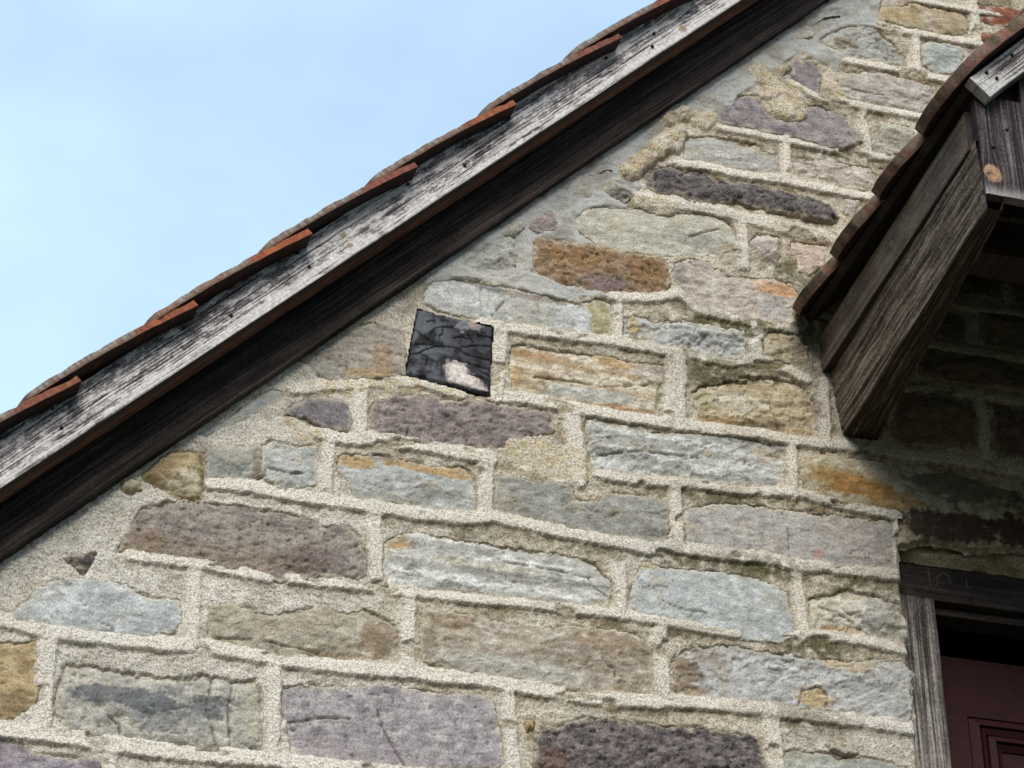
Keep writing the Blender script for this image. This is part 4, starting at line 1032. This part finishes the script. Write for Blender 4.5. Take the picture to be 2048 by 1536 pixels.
def tile_mesh(name, parent, tail, up, across, nrm, L, W, Tk, seed, tint, lichen, tail_round=0.5, camber=0.004, ns=46, nw=14, lift0=0.0, lift1=0.0, shelter=0.32, moss=0.0, nick=0.0022):
    """A plain clay tile with a rounded tail. tail: middle of the tail tip; up: along the slope; across: width; nrm: outwards."""
    tail, up, across, nrm = [np.array(q, dtype=float) for q in (tail, up, across, nrm)]
    U, Wd = np.meshgrid(np.linspace(0, 1, ns), np.linspace(-1, 1, nw))
    smin = tail_round * W * (1 - np.sqrt(np.clip(1 - (Wd * 0.93) ** 2, 0, 1)))
    s = smin + (L - smin) * U
    w = Wd * W / 2
    w = w + nick * fbm(s * 24, Wd * 0.6 + seed, seed, 3) * np.abs(Wd) ** 3
    s = s + nick * fbm(w * 40, U * 0 + seed, seed + 1, 3) * (1 - U) ** 8
    base = lift0 + (lift1 - lift0) * (s / L) + camber * 4 * (s / L) * (1 - s / L)
    def pos(h):
        return tail + up * s[..., None] + across * w[..., None] + nrm * (base + h)[..., None]
    rough = 0.0012 * fbm(s * 30, w * 30, seed + 2, 3) + 0.0006 * fbm(s * 120, w * 120, seed + 3, 2)
    edge = np.minimum(np.minimum(1 - np.abs(Wd), 0.16) / 0.16, np.minimum(U, 0.03) / 0.03)
    worn = -0.0035 * (1 - edge) ** 2 * (0.6 + 0.8 * sstep(-0.2, 0.5, fbm(s * 20, w * 20, seed + 4, 2)))
    topP = pos(Tk + rough + worn); botP = pos(0.0 + 0.0 * rough - 0.5 * rough)
    n = ns * nw
    idx = np.arange(n).reshape(nw, ns)
    n1 = fbm(s * 26, w * 26, seed + 5, 4); n2 = fbm(s * 90, w * 90, seed + 6, 3)
    fired = lin(tint)
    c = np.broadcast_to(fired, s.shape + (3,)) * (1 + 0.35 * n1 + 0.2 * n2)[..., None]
    bot = mixc(c, lin((44, 34, 30)), 0.95 * sstep(-0.9, -0.3, n1))  # underside darkened: shade beneath the tile is put into its colour
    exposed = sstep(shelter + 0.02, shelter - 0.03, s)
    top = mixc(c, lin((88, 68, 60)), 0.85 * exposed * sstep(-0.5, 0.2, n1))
    top = mixc(top, lin((152, 149, 136)), lichen * exposed * (0.35 + 0.6 * sstep(-0.25, 0.3, n2 + 0.5 * gn(s * 190, w * 190, seed + 12) + 0.5 * n1)))
    if moss:
        top = mixc(top, lin((66, 72, 44)), moss * sstep(-0.1, 0.3, n1 + 0.4 * n2))
    Fb, _ = grid_faces(np.ones(s.shape, bool))
    flip = np.dot(np.cross(up, across), nrm) < 0
    Ft = Fb[:, ::-1] if flip else Fb
    Fd = (Fb if flip else Fb[:, ::-1]) + n
    ring = np.concatenate([idx[0, :], idx[1:, -1], idx[-1, -2::-1], idx[-2:0:-1, 0]])
    m = len(ring); j = np.arange(m); jn = (j + 1) % m
    # sides: three levels, upper half carries the lichen, lower the fired clay
    tp, bp = topP.reshape(-1, 3)[ring], botP.reshape(-1, 3)[ring]
    sr = s.reshape(-1)[ring]; wr = w.reshape(-1)[ring]
    jag = fbm(sr * 110, wr * 110, seed + 8, 3)
    mid = bp + (tp - bp) * np.clip(0.5 + 0.22 * jag, 0.2, 0.85)[:, None]
    ct = top.reshape(-1, 3)[ring]; cb = bot.reshape(-1, 3)[ring]
    cs = c.reshape(-1, 3)[ring] * (1.0 + 0.3 * jag)[:, None]
    exr = exposed.reshape(-1)[ring]
    cs = cs + (lin((96, 74, 64)) * (1 + 0.3 * jag[:, None]) - cs) * (0.85 * exr)[:, None]
    cmid = cs + (ct - cs) * (0.75 * exr)[:, None]
    V = np.concatenate([topP.reshape(-1, 3), botP.reshape(-1, 3), tp, mid, bp], 0)
    C = np.concatenate([top.reshape(-1, 3), bot.reshape(-1, 3), ct, cmid, cs], 0)
    q = 2 * n
    s1 = np.stack([q + j, q + m + j, q + m + jn, q + jn], 1)
    s2 = np.stack([q + m + j, q + 2 * m + j, q + 2 * m + jn, q + m + jn], 1)
    side = np.concatenate([s1, s2], 0)
    if flip:
        side = side[:, ::-1]
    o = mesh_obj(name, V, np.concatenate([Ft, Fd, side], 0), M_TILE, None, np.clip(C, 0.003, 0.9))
    return adopt(o, parent)


PITCH = 0.3255
tints = [(140, 82, 58), (152, 86, 56), (128, 78, 64), (142, 84, 60), (120, 76, 62), (130, 78, 62), (144, 82, 60), (126, 78, 60)]
S_TILE = -0.670
offs = [0, 0.004, 0.004, -0.001, 0.035, 0.004, -0.004]
k = 0
for row in range(-3, 10):
    s0 = S_TILE + PITCH * row + (offs[row] if 0 <= row < 7 else 0.0)
    hh = 0.1850 - 0.0062 * (s0 + 0.67)
    for colm in range(2):
        W = 0.18
        y = YV - 0.052 + W / 2 + colm * (W + 0.003) + random.uniform(-0.003, 0.003)
        tile_mesh('roof_tile', roof, R3(s0 + random.uniform(-.004, .004), hh + random.uniform(-.002, .002), y), T3, (0, 1, 0), N3, 0.465, W, 0.017, 500 + 13 * k, tints[(row + 3 * colm) % 8], 0.9, tail_round=0.42, camber=0.0085, lift0=0.0, lift1=-0.026, nw=14, ns=190)
        k += 1

# ------------------------------------------------------------------ charred beam end in the wall
LP = np.array(LOG) / 1000.0


def beam_end():
    n = 75
    U, Vv = np.meshgrid(np.linspace(0, 1, n), np.linspace(0, 1, n))
    tl, tr, br, bl = LP
    def q(k):
        return (tl[k] * (1 - U) + tr[k] * U) * Vv + (bl[k] * (1 - U) + br[k] * U) * (1 - Vv)
    X, Z = q(0), q(1)
    d = np.minimum(np.minimum(U, 1 - U), np.minimum(Vv, 1 - Vv)) * 0.15
    wx, wz = X + 0.0016 * fbm(X * 90, Z * 90, 601, 2), Z + 0.0016 * fbm(X * 90, Z * 90, 602, 2)
    cd = np.full(X.shape, 1.0)
    for line in LOG_CRACKS:
        for (ax, az), (bx, bz) in zip(line[:-1], line[1:]):
            ax, az, bx, bz = ax / 1e4, az / 1e4, bx / 1e4, bz / 1e4
            ex, ez = bx - ax, bz - az
            t = np.clip(((wx - ax) * ex + (wz - az) * ez) / (ex * ex + ez * ez + 1e-12), 0, 1)
            cd = np.minimum(cd, np.hypot(wx - ax - t * ex, wz - az - t * ez))
    n1 = fbm(X * 30, Z * 30, 606, 4); n2 = fbm(X * 110, Z * 110, 607, 3)
    hair = np.abs(fbm(X * 34, Z * 55, 609, 2))
    crack = np.clip((1 - sstep(0.0004, 0.0021, cd)) , 0, 1)
    h = 0.006 + 0.0022 * n1 - 0.006 * crack + 0.0008 * n2 - 0.006 * (1 - sstep(0, 0.005, d))
    h = h - 0.02 * (1 - U) * 0.25
    c = np.broadcast_to(lin((66, 65, 68)), X.shape + (3,)).copy()
    c = mixc(c, lin((36, 33, 35)), sstep(-0.25, 0.3, n1 + 0.3 * n2 + 0.4 * gn(X * 14, Z * 14, 610)))
    c = mixc(c, lin((112, 117, 122)), 0.6 * sstep(0.75, 0.1, U) * sstep(0.0, 0.5, -n1 + 0.6 * gn(X * 12, Z * 12, 608) + 0.25))
    for poly, tone in zip(LOG_PALE, [(232, 220, 210), (118, 117, 118)]):
        sd_ = poly_sd(X + 0.004 * n1, Z + 0.004 * n1, np.array(poly) / 1e4)
        m = sstep(-0.003, 0.004, sd_ + 0.010 * n2 + 0.006 * n1)
        ct = np.broadcast_to(lin(tone), c.shape) * (0.92 + 0.4 * n2 + 0.25 * n1)[..., None]
        ct = mixc(ct, lin((206, 178, 156)), 0.5 * sstep(0.0, 0.4, n1))
        ct = mixc(ct, lin((130, 128, 130)), 0.85 * sstep(-0.1, 0.15, n2 + 0.4 * gn(X * 60, Z * 160, 612)) * sstep(0.016, 0.002, sd_))
        c = mixc(c, ct, 0.92 * m)
    c = mixc(c, lin((16, 14, 15)), 0.9 * crack)
    F, used = grid_faces(np.ones(X.shape, bool))
    V = np.stack([X, -h, Z], -1).reshape(-1, 3); C = c.reshape(-1, 3)
    idx = np.arange(n * n).reshape(n, n)
    ring = np.concatenate([idx[0, :], idx[1:, -1], idx[-1, -2::-1], idx[-2:0:-1, 0]])
    m = len(ring); j = np.arange(m); jn = (j + 1) % m
    back = V[ring].copy(); back[:, 1] = 0.25
    k = len(V)
    side = np.stack([k + j, k + m + j, k + m + jn, k + jn], 1)
    V = np.concatenate([V, V[ring], back], 0); C = np.concatenate([C, C[ring] * 0.6, C[ring] * 0.4], 0)
    o = mesh_obj('beam_end', V, np.concatenate([F, side], 0), M_WOOD, None, np.clip(C, 0.003, 0.9))
    o['label'] = 'charred square timber beam end set among the stones'
    return adopt(o, house)


beam_end()

# ------------------------------------------------------------------ the body of the house behind the facing
LEFT, RIGHT = -3.0, 5.8


def roof_z(x):
    base = R3(0, -0.005, 0)
    zl = base[2] + (x - base[0]) * TDIR.z / TDIR.x
    return zl if x <= RIDGE_X else roof_z(RIDGE_X) - (x - RIDGE_X)


prism('wall_core', [(LEFT, 0), (JAMB - 0.002, 0), (JAMB - 0.002, roof_z(JAMB)), (LEFT, roof_z(LEFT))], 0.035, 0.40, M_CORE, house)
prism('wall_core', [(JAMB, 4.70), (1.95, 4.70), (1.95, roof_z(1.95)), (RIDGE_X, roof_z(RIDGE_X)), (JAMB, roof_z(JAMB))], 0.036, 0.40, M_CORE, house)
prism('wall_core', [(1.952, 0), (RIGHT, 0), (RIGHT, roof_z(RIGHT)), (1.952, roof_z(1.952))], 0.0, 0.40, M_CORE, house)
prism('wall_core', [(JAMB, 0), (1.95, 0), (1.95, 2.9), (JAMB, 2.9)], 0.036, 0.40, M_CORE, house)
box('wall_core', (LEFT, LEFT + 0.3, 0.401, 4.0, 0, 2.3), M_CORE, house)
box('wall_core', (RIGHT - 0.3, RIGHT, 0.401, 4.0, 0, 2.3), M_CORE, house)
prism('wall_core', [(LEFT, 0), (RIGHT, 0), (RIGHT, 2.3), (RIDGE_X, roof_z(RIDGE_X)), (LEFT, 2.3)], 4.001, 4.2, M_CORE, house)

# ------------------------------------------------------------------ door in the gable: frame and red leaf
GREYW = ((56, 50, 46), (112, 103, 96), (168, 160, 150))
FRW = ((34, 29, 26), (56, 48, 43), (80, 70, 62))
door = empty('door', (1.42, 0.1, 2.9), house)
# bed of mortar between lintel stone and frame
Xb = np.linspace(JAMB + 0.003, 1.95, 160); Zb = np.linspace(4.655, 4.79, 24)
XX, ZZ = np.meshgrid(Xb, Zb)
hy = 0.045 + 0.006 * fbm(XX * 20, ZZ * 20, 701, 4) + 0.02 * sstep(4.675, 4.655, ZZ) + 0.004 * (1 - sstep(0, 0.03, np.abs(fbm(XX * 5, ZZ * 5, 702, 2))))
cB = mixc(np.broadcast_to(lin((186, 172, 140)), XX.shape + (3,)), lin((140, 120, 90)), sstep(-0.1, 0.5, fbm(XX * 18, ZZ * 18, 703, 4)))
Fm, um = grid_faces(np.ones(XX.shape, bool))
adopt(mesh_obj('mortar_bed', np.stack([XX, hy, ZZ], -1).reshape(-1, 3), Fm, M_MORTAR, None, cB.reshape(-1, 3)), house)


def head_col(s, v, wd):
    c, r = wood_field(s, v, 710, (), -0.05, None, 0.8, FRW)
    # faint scratched strokes
    x, z = s + JAMB + 0.004, v + 4.568
    dd = np.full(s.shape, 1.0)
    for line in SCRATCHES:
        for (ax, az), (bx, bz) in zip(line[:-1], line[1:]):
            ax, az, bx, bz = ax / 1e4, az / 1e4, bx / 1e4, bz / 1e4
            t = np.clip(((x - ax) * (bx - ax) + (z - az) * (bz - az)) / ((bx - ax) ** 2 + (bz - az) ** 2), 0, 1)
            dd = np.minimum(dd, np.hypot(x - ax - t * (bx - ax), z - az - t * (bz - az)))
    m = sstep(0.0024, 0.0008, dd)
    return mixc(c, lin((112, 106, 98)), 0.45 * m), r - 0.0006 * m


plank('door_frame', door, (JAMB + 0.004, 0.065, 4.568), (1, 0, 0), (0, 0, 1), (0, -1, 0), 1.04, 0.094, 0.094, 0.09, 0.0022, 0.0014, head_col, rough=0.7)
plank('door_frame', door, (1.0, 0.088, 4.545), (1, 0, 0), (0, 0, 1), (0, -1, 0), 0.94, 0.022, 0.022, 0.06, 0.006, 0.002, brown_col(711, -0.1, FRW, 1.0))
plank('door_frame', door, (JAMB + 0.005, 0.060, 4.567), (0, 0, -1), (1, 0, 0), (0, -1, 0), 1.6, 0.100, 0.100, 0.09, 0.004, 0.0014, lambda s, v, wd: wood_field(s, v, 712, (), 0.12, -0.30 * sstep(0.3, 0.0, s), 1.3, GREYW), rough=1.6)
plank('door_frame', door, (1.84, 0.060, 4.567), (0, 0, -1), (1, 0, 0), (0, -1, 0), 1.6, 0.105, 0.105, 0.09, 0.006, 0.003, brown_col(713, 0.1, GREYW, 1.2))
LEAF_Y = 0.20
box('door_leaf', (0.99, 1.86, LEAF_Y, LEAF_Y + 0.035, 2.95, 4.50), M_PAINT, door)
box('door_rail', (0.992, 1.858, LEAF_Y - 0.012, LEAF_Y - 0.001, 4.352, 4.497), M_PAINT, door)
box('door_rail', (0.992, 1.118, LEAF_Y - 0.012, LEAF_Y - 0.001, 2.96, 4.3515), M_PAINT, door)
box('door_rail', (1.742, 1.858, LEAF_Y - 0.012, LEAF_Y - 0.001, 2.96, 4.3515), M_PAINT, door)
box('door_panel', (1.119, 1.741, LEAF_Y - 0.004, LEAF_Y - 0.0005, 2.96, 4.351), M_PAINT, door)


def moulding(x0, x1, z0, z1, w, y_out, y_in):
    """A mitred frame of moulding, its face sloping from the outer to the inner edge."""
    o = [(x0, z0), (x1, z0), (x1, z1), (x0, z1)]
    i = [(x0 + w, z0 + w), (x1 - w, z0 + w), (x1 - w, z1 - w), (x0 + w, z1 - w)]
    V = [(p[0], y_out, p[1]) for p in o] + [(p[0], y_in, p[1]) for p in i] + [(p[0], LEAF_Y - 0.003, p[1]) for p in o] + [(p[0], LEAF_Y - 0.003, p[1]) for p in i]
    F = []
    for k in range(4):
        n = (k + 1) % 4
        F += [(k, n, 4 + n, 4 + k), (8 + k, 8 + n, n, k), (4 + k, 4 + n, 12 + n, 12 + k)]
    adopt(mesh_obj('moulding', V, F, M_PAINT, None, smooth=False), door)


for q, (wq, yo, yi) in enumerate([(0.020, 0.010, 0.022), (0.012, 0.020, 0.012), (0.014, 0.016, 0.024), (0.012, 0.020, 0.008)]):
    off = [0.002, 0.028, 0.044, 0.064][q]
    moulding(1.119 + off, 1.741 - off, 2.96 + off, 4.351 - off, wq, LEAF_Y - yo, LEAF_Y - yi)

# ------------------------------------------------------------------ door porch: little tiled roof on a bracket beam
PF = -0.93                                                        # front of the porch
s45 = math.sqrt(0.5)
UPR = np.array([s45, 0, s45]); NRP = np.array([-s45, 0, s45])
EAVE = np.array([0.690, 0, 5.219])
PRX = 1.42


def pr(u, h, y):
    return EAVE + UPR * u + NRP * h + np.array([0, y, 0])


a0, a1 = pr(0.035, -0.022, 0), pr((PRX - 0.69) / s45, -0.022, 0)
b0, b1 = pr(0.035, -0.004, 0), pr((PRX - 0.69) / s45, -0.004, 0)
porch = prism('door_porch', [(a0[0], a0[2]), (a1[0], a1[2]), (b1[0], b1[2]), (b0[0], b0[2])], PF + 0.03, 0.02, M_DECK, house)
mirror = lambda p: (2 * PRX - p[0] + 0.002, p[2])
prism('porch_boarding', [mirror(a1), mirror(a0), mirror(b0), mirror(b1)], PF + 0.03, 0.02, M_DECK, porch)

edges = [(-0.008, 0.205), (0.208, 0.460), (0.463, 0.672), (0.675, 0.968)]
ptints = [(150, 84, 52), (138, 76, 50), (132, 74, 50), (150, 80, 56)]
for q, (e0, e1) in enumerate(edges):
    W = e1 - e0
    tile_mesh('porch_tile', porch, pr(-0.024, -0.001, -(e0 + e1) / 2), UPR, (0, 1, 0), NRP, 0.38, W, 0.027, 800 + 17 * q, ptints[q], 0.6, tail_round=0.58, camber=0.003, ns=40, nw=40, lift0=0.0, lift1=0.0, shelter=0.30, moss=0.85, nick=0.007)
for row in range(1, 4):
    for q in range(5):
        W = 0.19
        y = PF - 0.037 + W / 2 + q * (W + 0.003) + (0.0 if q == 0 else 0.0)
        tile_mesh('porch_tile', porch, pr(0.24 * row - (0.02 if q == 0 else 0), 0.0225, y), UPR, (0, 1, 0), NRP, 0.36 if row < 3 else 0.3, W, 0.018, 900 + 31 * row + 7 * q, ptints[(row + q) % 4], 0.6, tail_round=0.40, camber=0.003, ns=36, nw=16, lift0=0.0, lift1=-0.012, shelter=0.26, moss=0.45)

# front verge board of the porch with its nails
PV = ((86, 80, 74), (160, 152, 142), (206, 202, 192))
pverge = plank('porch_verge_board', porch, pr(0.024, -0.066, PF), UPR, NRP, (0, -1, 0), 0.98, 0.060, 0.060, 0.028, 0.003, 0.0012,
               lambda s, v, wd: wood_field(s, v, 840, (), 0.05, 0.45 * sstep(0.09, 0.03, s) + 0.25 * sstep(0.4, 0.1, v / wd), 1.1, ((60, 52, 54), (112, 102, 100), (196, 192, 184))))
pverge['label'] = 'silvery verge board on the porch front'
for (u, h) in [(0.066, -0.020), (0.074, -0.043), (0.155, -0.022), (0.30, -0.03)]:
    nail(pr(u, h, PF - 0.0005), 0.0038, pverge)

# eave board under the tiles
PLK = ((52, 43, 36), (92, 79, 68), (130, 116, 102))
ea = np.array([0.026, 0.86, 0.0]); ea /= np.linalg.norm(ea)
plank('eave_board', porch, (0.7235, PF + 0.065, 5.096), ea, (0, 0, 1), (-ea[1], ea[0], 0), -PF - 0.055, 0.098, 0.098, 0.024, 0.004, 0.0012, lambda s, v, wd: wood_field(s, v, 850, [(0.42, 0.05, 0.008)], 0.05, 0.22 * sstep(0.16, 0.02, v / wd), 0.45, PLK), rough=0.5, side_col=(50, 42, 37))


def bracket():
    """Rough-hewn beam out from the wall, lofted between its two end sections."""
    A = np.array([(0.772, 5.10), (0.780, 5.01), (0.790, 4.930), (0.83, 4.928), (0.877, 4.932), (0.874, 5.02), (0.870, 5.10)])
    Bq = np.array([(0.728, 5.10), (0.732, 5.01), (0.737, 4.934), (0.752, 4.931), (0.772, 4.935), (0.78, 5.02), (0.79, 5.10)])
    def dens(P):
        out = []
        for i in range(len(P)):
            a, b = P[i], P[(i + 1) % len(P)]
            for t in np.linspace(0, 1, 22)[:-1]:
                out.append(a + (b - a) * t)
        return np.array(out)
    A, Bq = dens(A), dens(Bq)
    m = len(A); ny = 160
    ys = np.linspace(0.03, PF + 0.04, ny)
    t = (0.03 - ys) / (0.03 - PF - 0.04)
    P = A[None] * (1 - t)[:, None, None] + Bq[None] * t[:, None, None]
    per = np.arange(m) * 0.008
    S, Vv = np.meshgrid(ys, per, indexing='ij')
    c, rel = wood_field(S * 1.0, Vv, 860, (), 0.0, -0.45 * ((np.arange(m)[None, :] > 41) & (np.arange(m)[None, :] < 100)) + 0 * S, 1.25, ((46, 37, 30), (98, 83, 69), (156, 140, 122)))
    cen = P.mean(1, keepdims=True)
    dirv = P - cen; dirv /= np.linalg.norm(dirv, axis=2, keepdims=True)
    P = P + dirv * (2.4 * rel + 0.004 * fbm(S * 9, Vv * 14, 866, 3))[..., None]
    V = np.stack([P[..., 0], S, P[..., 1]], -1).reshape(-1, 3)
    idx = np.arange(ny * m).reshape(ny, m)
    a = idx[:-1]; b = idx[1:]
    F = np.stack([a, np.roll(a, -1, 1), np.roll(b, -1, 1), b], -1).reshape(-1, 4)
    o = mesh_obj('bracket_beam', V, F, M_WOOD, None, c.reshape(-1, 3))
    return adopt(o, porch)


bracket()
# gable cladding boards of the porch front; the outer one ends in a pale knot
CLAD = ((34, 28, 28), (66, 56, 56), (120, 108, 104))
xw = 0.726
widths = [0.118, 0.125, 0.12, 0.13, 0.12, 0.125, 0.12, 0.13, 0.12, 0.12, 0.13]
for q, wd_ in enumerate(widths):
    kn = [(0.054, 0.020, 0.016)] if q == 0 else []
    zb = 4.966 + (0.0 if q == 0 else random.uniform(-0.006, 0.010))
    xm = xw + wd_ / 2
    top = min(5.219 + (xw - 0.69), 5.219 + (2 * PRX - 0.69 - xw - wd_)) - 0.035
    top = max(top, zb + 0.08)

    def ccol(s, v, w_, kn=kn, q=q):
        c, r = wood_field(s, v, 870 + 9 * q, kn, -0.05, None, 1.2, CLAD)
        if kn:
            ds, dv = s - kn[0][0], v - kn[0][1]
            g = np.hypot((ds + 0.5 * dv) / 0.024, (dv - 0.25 * ds) / 0.021)
            m = sstep(1.08, 0.85, g + 0.14 * gn(s * 60, v * 60, 5))
            ringk = 0.5 + 0.5 * np.sin(g * 15 + 1.5 * gn(s * 70, v * 70, 6))
            c = mixc(c, lin((168, 132, 102)) * (0.78 + 0.3 * ringk[..., None]), 0.92 * m)
            eye = np.hypot(ds + 0.004, dv + 0.011)
            c = mixc(c, lin((58, 42, 38)), 0.9 * sstep(0.0062, 0.003, eye + 0.002 * gn(s * 300, v * 300, 8)))
            c = mixc(c, lin((52, 38, 36)), 0.8 * sstep(0.0016, 0.0005, np.abs(ds + 0.003 + 0.15 * dv)) * (np.abs(dv + 0.008) < 0.014))
            c = mixc(c, lin((190, 180, 174)), 0.5 * sstep(0.03, 0.0, s) * (1 - m))
        return c, r
    x0_ = xw + (0.010 if q == 0 else 0)
    plank('cladding_board', porch, (x0_, PF + 0.035, zb), (0, 0, 1), (1, 0, 0), (0, -1, 0), top - zb, wd_ - 0.004 - (0.010 if q == 0 else 0), wd_ - 0.004, 0.024, 0.003, 0.0014, ccol, rough=1.3)
    xw += wd_
for (nx, nz) in [(0.764, 5.088), (0.80, 5.14), (0.905, 5.09)]:
    nail(np.array([nx, PF + 0.0345, nz]), 0.0038, porch)
# boarding behind the cladding closes the little gable
ga, gb, gc = pr(0.06, -0.030, 0), (PRX, pr((PRX - 0.69) / s45, -0.030, 0)[2]), mirror(pr(0.06, -0.030, 0))
prism('gable_boarding', [(ga[0] + 0.02, 5.13), (gc[0] - 0.02, 5.13), (gc[0] - 0.02, ga[2]), (gb[0], gb[1]), (ga[0] + 0.02, ga[2])], PF + 0.062, PF + 0.080, M_DECK, porch)
# tie across, inside the porch, and the matching beam on the far side
plank('tie_beam', porch, (0.88, -0.45, 5.165), (1, 0, 0), (0, 0, 1), (0, -1, 0), 1.1, 0.095, 0.095, 0.09, 0.006, 0.003, brown_col(880, 0.1, ((38, 30, 26), (78, 62, 52), (110, 92, 78))))
plank('bracket_beam', porch, (2.09, PF + 0.05, 4.93), (0, 1, 0), (0, 0, 1), (1, 0, 0), -PF - 0.05, 0.16, 0.16, 0.13, 0.01, 0.005, brown_col(881, 0.1))
